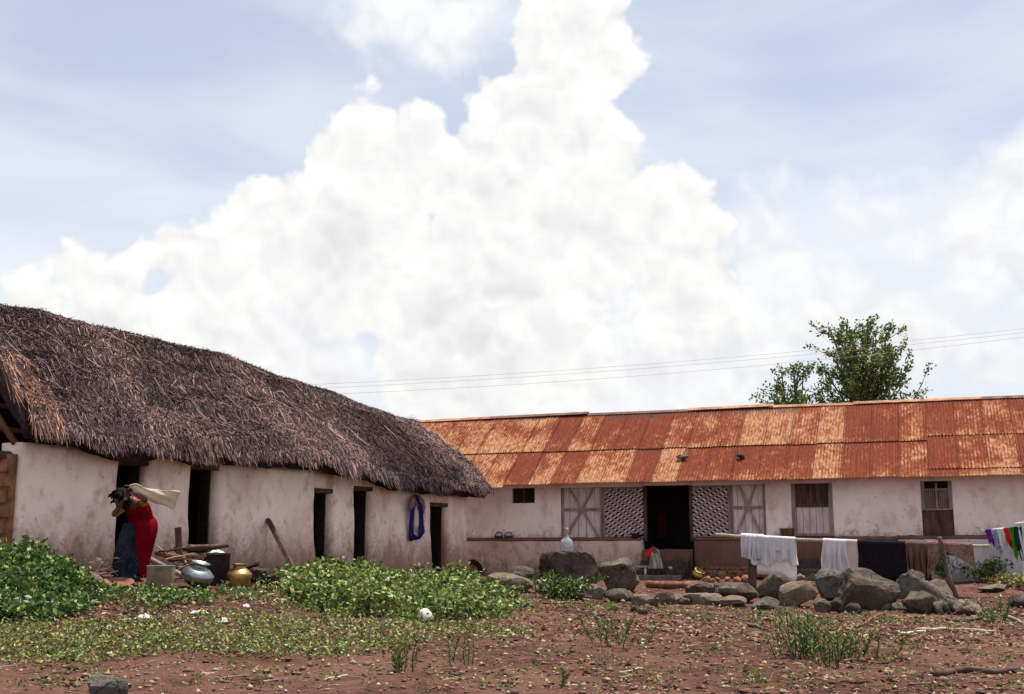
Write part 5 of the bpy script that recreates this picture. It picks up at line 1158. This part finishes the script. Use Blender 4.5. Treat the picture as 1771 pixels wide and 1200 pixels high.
creeper('creeping_plants', [(486, 1012), (520, 1000), (560, 992), (640, 992), (740, 1002), (835, 1012), (850, 1020), (905, 1052), (880, 1068), (800, 1076), (720, 1074), (600, 1066), (520, 1050), (490, 1030)], 1900, .31,
        'dense bright green creeper patch in front of the thatched house wall', [2.5, 3, 4, 6, 3, 3.0], 51, (.03, .11), 13, .075, clumps=150, cr=.30)
creeper('straggling_plants', [(440, 1020), (480, 995), (560, 985), (760, 992), (880, 1010), (935, 1050), (920, 1078), (800, 1092), (600, 1085), (480, 1062)], 420, .12,
        'straggling green shoots round the edge of the creeper patch', [3, 3, 4, 5, 2, 3], 57, (.03, .07), 10, .09)
creeper('low_shrubs', [(0, 1000), (60, 998), (120, 1008), (150, 1030), (140, 1068), (60, 1078), (-40, 1078), (-60, 1010)], 1100, .40,
        'dark green leafy shrubs heaped at the left edge before the house corner', [4, 4, 2.5, 1.2, 3, .3], 52, (.03, .11), 15, .08, clumps=70, cr=.28, hfn=lambda x, y: np.clip(1.35 - (y - 1000) / 75 - np.maximum(0, x - 60) / 190, .3, 1.4))
creeper('foot_weeds', [(140, 1030), (240, 1018), (300, 1024), (350, 1024), (440, 1020), (470, 1030), (440, 1046), (300, 1050), (200, 1052), (150, 1050)], 130, .12, 'scattered green weeds round the foot of the pots', [3, 4, 2, 1, 2, .6], 53, (.04, .085), 12, .10)
creeper('thin_weeds', [(-20, 1075), (150, 1078), (420, 1062), (640, 1080), (900, 1086), (920, 1100), (700, 1116), (600, 1140), (300, 1130), (150, 1150), (-20, 1148)], 1700, .05, 'thin green weeds in a band across the near ground', [2, 2, 2, 3, 1, 5], 54, (.022, .055), 7, .075)
creeper('sparse_weeds', [(-20, 1110), (900, 1085), (1250, 1060), (1500, 1070), (1780, 1080), (1780, 1200), (-20, 1200)], 520, .05, 'sparse tiny weeds scattered over the open brown ground', [2, 3, 2, 2, 1, 2], 55, (.02, .05), 7, .05)
creeper('stone_weeds', [(860, 1030), (1060, 1045), (1300, 1060), (1660, 1075), (1760, 1050), (1760, 1075), (1500, 1085), (1000, 1060)], 210, .07, 'small weeds growing along the foot of the stone row', [2, 3, 3, 2, 1, 1], 56, (.025, .06), 8, .07)
def bush(name, px, py, w, h, n, label, weights, seed, size=(.05, .10), cat='bush', flowers=0, group=None, off=(0, 0, 0)):
    rng = np.random.default_rng(seed); b = np.array(gp(px, py)) + np.array(off); root = thing(name, label, cat, b, group)
    k = 14; tips = b + np.stack([rng.normal(0, w * .32, k), rng.normal(0, w * .25, k), h * rng.uniform(.55, 1.0, k)], 1)
    m = MB()
    for t in tips: m.tube([Vector(b) - UP * .03, Vector(b).lerp(Vector(t), .5) + Vector((rng.normal(0, .02), rng.normal(0, .02), 0)), Vector(t)], [.012, .008, .004], 5)
    m.build('stems', MAT['bark'], root)
    i = rng.integers(0, k, n); f = rng.beta(2, 1.1, n)[:, None]; C = b * (1 - f) + tips[i] * f + rng.normal(0, 1, (n, 3)) * np.array([w * .13, w * .13, h * .08]); C[:, 2] = np.maximum(C[:, 2], b[2] + .02)
    D = rng.normal(0, 1, (n, 3)) + np.array([0, 0, .4]); V, T, Cc = leaves(C, D, rng.uniform(size[0], size[1], n), pick(n, rng, weights), rng)
    bulk('foliage', V, T, Cc, MAT['leaf'], root, 'stuff', b)
    for q in range(flowers):
        t = Vector(tips[q % k]) + UP * .03; m = MB(); m.ell(t, (.035, .035, .02), seg=8, ring=4); m.build('flower', MAT['orange'], root)
    return root
bush('small_bush', 968, 1036, .95, .50, 900, 'dark green small bush in front of the flat-topped boulder', [4, 4, 2, .8, 3, .2], 61)
bush('marigold_plant', 1662, 1012, .45, .62, 420, 'leggy green plant with orange flowers behind the planter', [3, 4, 2, 1, 3, .2], 62, (.05, .09), 'plant', 4, off=(0, .9, 0))
bush('garden_bush', 1716, 1010, .75, .55, 700, 'green bush under the coloured washing', [3, 4, 3, 1.5, 2, .3], 63, off=(0, .4, 0))
bush('tall_garden_plant', 1745, 1006, .5, 1.35, 420, 'taller green plant reaching up behind the white sheet', [3, 4, 3, 1.5, 2, .3], 64, cat='plant', off=(.2, .9, 0))
bush('yellow_twig_heap', 1752, 1016, .9, .28, 500, 'dry yellowish twig and grass heap at the right edge', [0, 0, .2, 1, 0, 6], 65, (.05, .12), cat='heap')
bush('wall_weed', 790, 1006, .5, .35, 300, 'reddish brown dry weed below the last doorway', [1, 0, 1, 1, 1, 4], 66)
def weed(px, py, h, n, seed, label, w=.25, leafy=44, group='tall weeds on the open ground'):
    rng = np.random.default_rng(seed); b = np.array(gp(px, py)); root = thing('tall_weed', label, 'weed', b, group); m = MB(); C = []; D = []
    for k in range(n):
        o = np.array([rng.normal(0, w * .35), rng.normal(0, w * .35), 0]); t = o * 1.6 + np.array([rng.normal(0, w * .22), rng.normal(0, w * .2), h * rng.uniform(.55, 1.0)]); p0 = b + o; p0[2] = gz(p0[0], p0[1]) - .02; p1 = b + t; mid = (p0 + p1) / 2 + np.array([rng.normal(0, .02), 0, .02])
        m.tube([p0, mid, p1], [.008, .006, .003], 4)
        f = np.linspace(.12, 1, leafy)[:, None]; c = p0 * (1 - f) + p1 * f; C.append(c); a = rng.uniform(0, 6.28, leafy); D.append(np.stack([np.cos(a), np.sin(a), np.full(leafy, .9)], 1))
    m.build('stems', MAT['bark'], root)['kind'] = 'stuff'; C = np.vstack(C); D = np.vstack(D); nn = len(C)
    V, T, Cc = leaves(C, D, rng.uniform(.035, .085, nn), pick(nn, rng, [4, 4, 3, 1.5, 2, 1.2]), rng, .1, .13); bulk('foliage', V, T, Cc, MAT['leaf'], root, 'stuff', b)
weed(1378, 1142, .66, 12, 71, 'tallest clump of upright weeds before the stone row', .42); weed(1435, 1140, .45, 9, 72, 'middle clump of weeds right of the tallest', .5)
weed(1448, 1158, .40, 5, 73, 'thin weed standing nearest below the middle clump', .2); weed(1488, 1140, .35, 10, 74, 'low bushy weed at the right of the weed clumps', .5)
weed(1060, 1118, .36, 7, 75, 'single branching weed below the rounded boulder', .34); weed(695, 1165, .34, 5, 76, 'narrow upright weed below the white stone', .14)
weed(780, 1150, .42, 2, 77, 'thin tall weed right of the narrow upright one', .10, 16); weed(812, 1155, .30, 3, 78, 'small forked weed beside the thin tall one', .16, 14); weed(968, 1188, .16, 3, 79, 'tiny dark weed near the bottom centre', .12, 12)
weed(1408, 1138, .50, 6, 80, 'weed between the tallest clump and the middle clump', .3); weed(1725, 1062, .30, 6, 83, 'sparse weed right of the dead stump', .4); weed(1715, 1080, .26, 6, 81, 'low weed in front of the lying branch at right', .3); weed(240, 1062, .16, 5, 82, 'small weed below the square tin', .3)

# trees behind the iron roof
def tree(base, topz, width, label, seed, nb, nl, zlo, shape=1.0, lean=0.0):
    rng = np.random.default_rng(seed); b = np.array(base, float); root = thing('tree', label, 'tree', b, 'trees behind the iron roof')
    H = topz - b[2]; m = MB(); tk = [b + np.array([0.10 * H * lean * (i / 6) + rng.normal(0, .04), rng.normal(0, .05), H * .72 * i / 6]) for i in range(7)]
    m.tube([Vector(p) for p in tk], [.17 * (1 - .8 * i / 6) * H / 7 for i in range(7)], 9); m.build('trunk', MAT['bark'], root, smooth=True)
    lm = MB(); segs = []
    for k in range(nb):
        f = rng.uniform(.15, 1.0); z = b[2] + H * (zlo + (.72 - zlo) * f); i = min(5, int((z - b[2]) / (H * .72) * 6)); st = tk[i] + (tk[i + 1] - tk[i]) * .5; a = rng.uniform(0, 6.28)
        rad = width * .5 * rng.uniform(.45, 1.05) * (1.0 - .55 * f ** 1.6) * shape; up = H * rng.uniform(.08, .36)
        e = st + np.array([math.cos(a) * rad, math.sin(a) * rad * .8, up]); e[2] = min(e[2], topz)
        mid = (st + e) / 2 + np.array([0, 0, -.06 * rad]) + rng.normal(0, .06, 3); lm.tube([st, mid, e], [.045, .03, .010], 5); segs.append((st, mid, e))
        for q in range(3):
            g = rng.uniform(.35, .9); s0 = mid + (e - mid) * g; e2 = s0 + rng.normal(0, .28, 3) + np.array([math.cos(a) * .2, math.sin(a) * .2, rng.uniform(.15, .55)]); e2[2] = min(e2[2], topz + .05); lm.tube([s0, e2], [.016, .005], 4); segs.append((s0, (s0 + e2) / 2, e2))
    lm.build('branches', MAT['bark'], root)
    i = rng.integers(0, len(segs), nl); A = np.array([s[1] for s in segs])[i]; E = np.array([s[2] for s in segs])[i]; f = rng.beta(1.4, .9, nl)[:, None]; C = A + (E - A) * f + rng.normal(0, .065, (nl, 3))
    D = (E - A) / (np.linalg.norm(E - A, axis=1, keepdims=True) + 1e-6) * .7 + rng.normal(0, .7, (nl, 3)); V, T, Cc = leaves(C, D, rng.uniform(.07, .14, nl), pick(nl, rng, [4, 5, 4, 3, 2, .8]) * 1.1, rng); bulk('crown', V, T, Cc, MAT['leaf'], root, 'stuff', b)
YT = 36.0
tb = P(1508, 900, YT); tree((tb[0], YT, 1.0), P(1500, 560, YT)[2], 3.7, 'bushy green tree rising behind the iron roof at right', 94, 86, 10500, .38, .98)
tb = P(1378, 900, YT - .3); tree((tb[0], YT - .3, 1.0), P(1365, 640, YT)[2], 2.2, 'smaller green tree just topping the iron roof, left of the bushy one', 92, 30, 2800, .5, .95)

# power wires
for i, (y0, ym, y1) in enumerate([(664, 626, 568), (671, 633, 575), (682, 645, 583)]):
    a, c, e = (Vector(P(x, y, 33.5)) for x, y in ((560, y0), (1165, ym), (1771, y1))); pts = []
    for k in range(-8, 29):
        t = k / 20; l0 = (t - .5) * (t - 1) * 2; l1 = -4 * t * (t - 1); l2 = 2 * t * (t - .5); pts.append(a * l0 + c * l1 + e * l2)
    m = MB(); m.tube(pts, .004, 5); tag(m.build('power_wire', MAT['wire'], None, pts[0]), ['uppermost of the three thin wires crossing behind the iron roof', 'middle of the three thin wires crossing behind the iron roof', 'lowest of the three thin wires crossing behind the iron roof'][i], 'wire', 'overhead wires')

# gravel, dead leaves and chips on the ground
def litter():
    rng = np.random.default_rng(77)
    def pts(poly, n): p = inpoly(poly, n, rng); return gpa(p[:, 0], p[:, 1])
    B = np.vstack([pts([(-60, 1060), (900, 1060), (900, 1200), (-60, 1200)], 2400), pts([(860, 1035), (1830, 1050), (1830, 1205), (860, 1205)], 3800), pts([(950, 1045), (1790, 1055), (1790, 1110), (1000, 1100)], 6500), pts([(820, 1000), (1771, 1002), (1771, 1050), (900, 1040)], 2600), pts([(150, 1040), (480, 1015), (500, 1070), (150, 1080)], 1800)])
    n = len(B); s = np.clip(rng.lognormal(-4.15, .55, n), .006, .055); oc = np.array([[1, 0, 0], [0, 1, 0], [-1, 0, 0], [0, -1, 0], [0, 0, 1], [0, 0, -1]], float)
    a = rng.uniform(0, 6.28, n); ca, sa = np.cos(a), np.sin(a); J = oc[None] * rng.uniform(.6, 1.3, (n, 6, 1)) + rng.normal(0, .16, (n, 6, 3)); J *= np.stack([rng.uniform(.9, 1.5, n), rng.uniform(.6, 1.1, n), rng.uniform(.35, .7, n)], 1)[:, None, :]
    X = J[:, :, 0] * ca[:, None] - J[:, :, 1] * sa[:, None]; Y = J[:, :, 0] * sa[:, None] + J[:, :, 1] * ca[:, None]; V = np.stack([X, Y, J[:, :, 2]], -1) * s[:, None, None] + B[:, None, :] + np.array([0, 0, 1]) * (s * .18)[:, None, None]
    T = np.array([[0, 1, 4], [1, 2, 4], [2, 3, 4], [3, 0, 4], [1, 0, 5], [2, 1, 5], [3, 2, 5], [0, 3, 5]]); Q = (np.arange(n)[:, None, None] * 6 + T[None]).reshape(-1, 3)
    pal = np.array([[.20, .12, .09], [.30, .19, .14], [.11, .065, .055], [.40, .29, .22], [.25, .11, .07], [.50, .42, .36]]); c = pal[rng.choice(6, n, p=[.3, .22, .24, .11, .10, .03])] * rng.uniform(.7, 1.2, (n, 1))
    tag(bulk('gravel', V.reshape(-1, 3), Q, np.repeat(c, 6, 0), MAT['gravel']), 'loose gravel and stone chips strewn over the brown earth', 'gravel')
    B = np.vstack([pts([(860, 1040), (1800, 1050), (1800, 1120), (900, 1110)], 3600), pts([(-40, 1040), (900, 1065), (900, 1130), (-40, 1150)], 1300), pts([(1000, 1110), (1790, 1110), (1790, 1200), (1000, 1200)], 500)]); n = len(B)
    D = rng.normal(0, 1, (n, 3)) * np.array([1, 1, .25]); pal = np.array([[.30, .17, .09], [.22, .10, .05], [.40, .28, .17], [.14, .07, .045]]); c = pal[rng.choice(4, n)] * rng.uniform(.7, 1.2, (n, 1)); V, T, C = leaves(B + [0, 0, .012], D, rng.uniform(.03, .085, n), c, rng, .3)
    tag(bulk('dead_leaves', V, T, C, MAT['gravel']), 'dry brown leaf litter in front of the stone row', 'leaf litter')
    B = np.vstack([pts([(900, 1045), (1800, 1055), (1800, 1130), (900, 1120)], 900), pts([(-40, 1060), (1790, 1120), (1790, 1200), (-40, 1200)], 600)]); n = len(B); a = rng.uniform(0, 6.28, n); l = rng.uniform(.08, .35, n); E_ = B + np.stack([np.cos(a) * l, np.sin(a) * l, rng.uniform(-.01, .05, n)], 1)
    pal = np.array([[.34, .24, .15], [.15, .085, .055], [.48, .38, .27]]); V, T, C = stems(B + [0, 0, .008], E_ + [0, 0, .008], rng.uniform(.003, .008, n), pal[rng.choice(3, n, p=[.4, .45, .15])], rng); tag(bulk('twig_litter', V, T, C, MAT['gravel']), 'fine broken twigs and straw scattered on the ground', 'twig litter')
litter()

# ------------------------------------------------------------------ people
def body_obj(name, mb, mat, root, voxel=.009, smooth=4):
    o = mb.build(name, MAT[mat], root, smooth=True); r = o.modifiers.new('skin', 'REMESH'); r.mode = 'VOXEL'; r.voxel_size = voxel; r.use_smooth_shade = True
    s = o.modifiers.new('soften', 'SMOOTH'); s.iterations = smooth; s.factor = .5; return o
def limb(mb, pts, rad, seg=10):
    mb.tube(pts, rad, seg)
    for p, r in zip(pts, rad): mb.ell(p, (r, r, r), seg=10, ring=6)
def hand(mb, wrist, dirv, palm_n, curl=.9, size=.085):
    d = Vector(dirv).normalized(); n = Vector(palm_n); n = (n - d * n.dot(d)).normalized(); s = d.cross(n); w = Vector(wrist)
    mb.box(w + d * size * .45, (d, s, n), (size * .48, size * .42, size * .16)); mb.ell(w + d * size * .45, (size * .52, size * .44, size * .2), (d, s, n))
    for k, l in enumerate((.72, .85, .80, .62)):
        p = w + d * size * .9 + s * size * (.33 - .22 * k); a = d; pts = [p - d * .01]
        for j in range(3): a = (a * math.cos(curl * .55) + n * math.sin(curl * .55)); p = p + a * size * l / 3; pts.append(p)
        limb(mb, pts, [.0095, .009, .0085, .0075], 6)
    p = w + d * size * .25 + s * size * .4; limb(mb, [p, p + (s * .7 + d * .6 + n * .2) * size * .38, p + (s * .5 + d * 1.0 + n * .6) * size * .6], [.011, .010, .008], 6)
def head(mb, c, face, upv, r=.10):
    f = Vector(face).normalized(); u = Vector(upv); u = (u - f * u.dot(f)).normalized(); s = f.cross(u); c = Vector(c)
    mb.ell(c + u * r * .12 - f * r * .1, (r * .80, r * .98, r * 1.08), (s, f, u), 16, 12); mb.ell(c - u * r * .55 + f * r * .22, (r * .58, r * .62, r * .62), (s, f, u))
    mb.ell(c - u * r * .98 + f * r * .45, (r * .26, r * .24, r * .2), (s, f, u)); mb.tube([c + u * r * .1 + f * r * .84, c - u * r * .26 + f * r * 1.06], [r * .09, r * .15], 6); mb.ell(c - u * r * .27 + f * r * 1.0, (r * .19, r * .14, r * .12), (s, f, u))
    mb.ell(c - u * r * .56 + f * r * .80, (r * .27, r * .12, r * .07), (s, f, u))
    for q in (-1, 1):
        mb.ell(c + s * (q * r * .34) + u * r * .07 + f * r * .80, (r * .15, r * .08, r * .08), (s, f, u)); mb.ell(c + s * (q * r * .82) - u * r * .05 - f * r * .05, (r * .08, r * .18, r * .28), (s, f, u))
def ringed(mb, secs, seg=40, fold=.0, nf=9, seed=0, amp=None):
    """cloth lofted through oval sections: (centre, x half, y half, fold amount)"""
    rings = []
    for i, (c, rx, ry, fo) in enumerate(secs):
        c = Vector(c); rings.append([c + Vector((math.cos(a) * rx, math.sin(a) * ry, 0)) * (1 + fo * (math.sin(a * nf + seed + .5 * math.sin(i * .6)) + .5 * math.sin(a * nf * 1.9 + i * .3 + seed))) for a in [2 * math.pi * k / seg for k in range(seg)]])
    mb.loft(rings, cap=False)

wb = gpb(234, 1010, .25); woman = thing('person', 'woman in red sari and dark blue skirt bending forward, shaking out a towel', 'person', wb)
def wv(x, y, z): return wb + Vector((x, y, z)) * 1.06
def wt(x, y, z): return wv(x - .085, y, z)
m = MB()
limb(m, [wt(.09, .10, .74), wt(.11, .02, .90), wt(.09, -.12, 1.01), wt(.05, -.20, 1.05)], [.155, .135, .135, .10], 14)      # pelvis to chest, bent over
limb(m, [wt(.05, -.20, 1.05), wv(-.05, -.29, 1.10)], [.06, .052])                                                            # neck
HC = wv(-.135, -.36, 1.11); head(m, HC, (-.50, -.42, -.76), (-.62, -.45, .55), .112)
shl = wt(.20, -.22, 1.05); shr = wt(-.08, -.13, 1.02)
limb(m, [wt(.06, -.16, 1.04), shl], [.08, .06]); limb(m, [wt(.04, -.12, 1.03), shr], [.08, .06])
el = wv(.19, -.38, 1.10); hl = wv(.03, -.45, 1.20); limb(m, [shl, el], [.052, .042]); limb(m, [el, hl], [.041, .027])
er = wv(-.25, -.28, .90); hr = wv(-.05, -.46, 1.13); limb(m, [shr, er], [.052, .042]); limb(m, [er, hr], [.041, .027])
hand(m, hl, (-.45, -.15, .85), (-.6, -.5, -.3), 1.1); hand(m, hr, (.15, -.1, .95), (.8, -.4, .2), 1.0)
for sx_ in (-.10, .12):
    limb(m, [wt(.06 + sx_ * .6, .10, .70), wt(.0 + sx_, .0, .40), wt(.0 + sx_, .06, .07)], [.10, .07, .042]); limb(m, [wt(sx_, .06, .06), wt(sx_ - .05, -.06, .03), wt(sx_ - .08, -.12, .022)], [.042, .032, .022])
body_obj('body', m, 'skin', woman, .0085)
m = MB(); secs = []
for i in range(16):
    f = i / 15; z = .78 - .75 * f; cx = .0 - .075 * f; secs.append((wt(cx + .015, .07 - .02 * f, z), .165 + .05 * f + .03 * math.sin(f * 3.1), .155 + .05 * f, .02 + .06 * f))
ringed(m, secs, 56, nf=8, seed=1); o = m.build('skirt', MAT['navy'], woman, smooth=True)
# sari: hugs the bent back, wraps the hip and falls down one side
def along(mb, secs, seg=44, nf=7, seed=0):
    rings = []; pts = [Vector(s[0]) for s in secs]; x0 = Vector((.78, -.62, 0)).normalized()
    for i, (c, ra, rb, fo) in enumerate(secs):
        t_ = (pts[min(i + 1, len(pts) - 1)] - pts[max(0, i - 1)]).normalized(); x = (x0 - t_ * x0.dot(t_)).normalized(); y = t_.cross(x)
        rings.append([pts[i] + (x * math.cos(a) * ra + y * math.sin(a) * rb) * (1 + fo * (math.sin(a * nf + seed + i * .35) + .6 * math.sin(a * nf * 1.7 + i * .8))) for a in [2 * math.pi * k / seg for k in range(seg)]])
    mb.loft(rings, cap=False)
m = MB(); along(m, [(wt(.03, -.225, 1.065), .11, .07, .01), (wt(.03, -.19, 1.06), .20, .12, .02), (wt(.06, -.12, 1.025), .21, .15, .03), (wt(.085, -.03, .96), .195, .16, .04), (wt(.10, .04, .87), .185, .160, .055), (wt(.095, .075, .78), .18, .165, .06), (wt(.09, .08, .70), .165, .16, .06)], nf=10)
o = m.build('sari_wrap', MAT['red'], woman, smooth=True)
m = MB(); rows = []
for i in range(22):
    f = i / 21; z = .97 - .89 * f; row = []; k1 = .055 * math.sin(min(1, f * 2.6) * math.pi / 2) + .185 - .16 * max(0, f - .25) ** 1.2 - .09 * max(0, 1 - f * 6)
    for j in range(21):
        u = j / 20; a = -1.55 + .35 * f + (2.35 - .5 * f) * u; fo = 1 + (.03 + .08 * f) * math.sin(a * 9 + f * 2.5) + .035 * math.sin(a * 4 + f * 6) + .02 * math.sin(a * 19 + f * 4)
        row.append(wt(.075 - .02 * f + math.cos(a) * k1 * fo, .075 + math.sin(a) * (k1 * .92) * fo, z - .04 * f * u + .012 * math.sin(u * 14) * f))
    rows.append(row)
m.loft(rows, cap=False, closed=False); o = m.build('sari_fall', MAT['red'], woman, smooth=True); s = o.modifiers.new('t', 'SOLIDIFY'); s.thickness = .008
m = MB(); limb(m, [shr + Vector((.01, 0, .0)), shr.lerp(er, .9)], [.066, .055]); m.build('blouse_sleeve', MAT['yellow'], woman, smooth=True)
m = MB(); limb(m, [shl, shl.lerp(el, .55)], [.064, .056]); m.build('blouse_sleeve', MAT['yellow'], woman, smooth=True)
m = MB(); hc = HC; rng_ = random.Random(3); up_h = Vector((-.62, -.45, .55)).normalized(); fc = Vector((-.50, -.42, -.76)).normalized()
m.ell(hc + up_h * .03 - fc * .035, (.118, .118, .115), seg=14, ring=10)
for k in range(90):
    v = Vector((rng_.gauss(0, 1), rng_.gauss(0, 1), rng_.gauss(0, 1))).normalized()
    if v.dot(fc) > .55: continue
    p = hc + v * .105 + up_h * .02; e = p + v * rng_.uniform(.02, .07) + Vector((rng_.uniform(-.05, .02), rng_.uniform(-.03, .03), rng_.uniform(-.10, -.01))); limb(m, [p, (p + e) / 2 + v * .02, e], [.028, .02, .006], 5)
body_obj('hair', m, 'hair', woman, .012, 5)
m = MB()
for q in (hl, hr):
    for k in range(3): c_ = q + Vector((0, 0, -.02 - .014 * k)); m.lathe(c_, [(.030, 0), (.036, .004), (.030, .009)], 14, (.2, .1, 1))
m.build('bangles', MAT['alum'], woman, smooth=True)
# the towel: swung out sideways from her hands
m = MB(); rows = []; tw0 = wb
for i in range(33):
    f = i / 32; row = []
    for j in range(15):
        u = j / 14; y_top = 1.25 + .055 * math.exp(-((f - .16) / .16) ** 2) - .01 * f; wd = .07 + .17 * f ** .8
        x = -.03 + .69 * f - .08 * u * f + .006 * math.sin(u * 9); z = y_top - wd * u - .03 * f + .006 * math.sin(f * 16 + u * 2); y = -.45 + .10 * f + .013 * math.sin(u * 5 + f * 4) + .007 * math.sin(u * 13 - f * 9) + .03 * u * (1 - f)
        row.append(wv(x, y, z))
    rows.append(row)
m.loft(rows, cap=False, closed=False); o = m.build('swung_towel', MAT['beige'], None, hl, True); s = o.modifiers.new('t', 'SOLIDIFY'); s.thickness = .008; tag(o, 'long cream towel swung out sideways from the bending woman\'s hands', 'towel')

cb = bp(bs(1146)[0], .90, .985); child = thing('person', 'small child in pale striped frock bending on the porch steps', 'person', cb)
def cv(x, y, z): return cb + Vector((x, y, z)) * .93
m = MB(); limb(m, [cv(0.02, 0, .42), cv(0.0, .04, .56), cv(-.02, .10, .66)], [.10, .095, .075], 12); limb(m, [cv(-.02, .1, .66), cv(-.03, .17, .68)], [.04, .036]); head(m, cv(-.035, .25, .69), (-.3, .75, -.6), (-.1, .6, .75), .082)
limb(m, [cv(-.09, .09, .63), cv(-.16, .12, .50), cv(-.15, .22, .40)], [.036, .03, .02]); limb(m, [cv(.07, .09, .63), cv(.13, .16, .50), cv(.08, .25, .42)], [.036, .03, .02]); hand(m, cv(-.15, .22, .40), (0, .5, -.8), (1, 0, 0), .8, .055); hand(m, cv(.08, .25, .42), (0, .5, -.8), (-1, 0, 0), .8, .055)
for x in (-.05, .07): limb(m, [cv(x, 0, .40), cv(x, -.02, .22), cv(x, .02, .035)], [.055, .042, .028]); limb(m, [cv(x, .02, .03), cv(x - .01, .10, .018)], [.028, .018])
body_obj('body', m, 'skin', child, .008)
m = MB(); ringed(m, [(cv(-.02, .11, .69), .075, .05, .0), (cv(-.01, .08, .64), .125, .085, .02), (cv(0, .05, .56), .125, .105, .03), (cv(.01, .01, .46), .125, .12, .05), (cv(.015, 0, .36), .145, .14, .08), (cv(.02, -.01, .24), .165, .155, .10), (cv(.02, -.01, .17), .17, .16, .11)], 40, nf=8); m.build('frock', MAT['frock'], child, smooth=True)
m = MB(); m.ell(cv(-.035, .235, .71), (.085, .09, .09)); m.build('hair', MAT['hair'], child, smooth=True)
m = MB(); rows = [[cv(-.08 - .10 * f + .02 * math.sin(u * 6), .02 - .05 * u, .70 - .22 * f - .03 * u) + Vector(((u - .5) * .10 * (1 + f), 0, 0)) for u in [j / 8 for j in range(9)]] for f in [i / 10 for i in range(11)]]; m.loft(rows, cap=False, closed=False); o = m.build('red_scarf', MAT['scarlet'], child, smooth=True); s = o.modifiers.new('t', 'SOLIDIFY'); s.thickness = .008
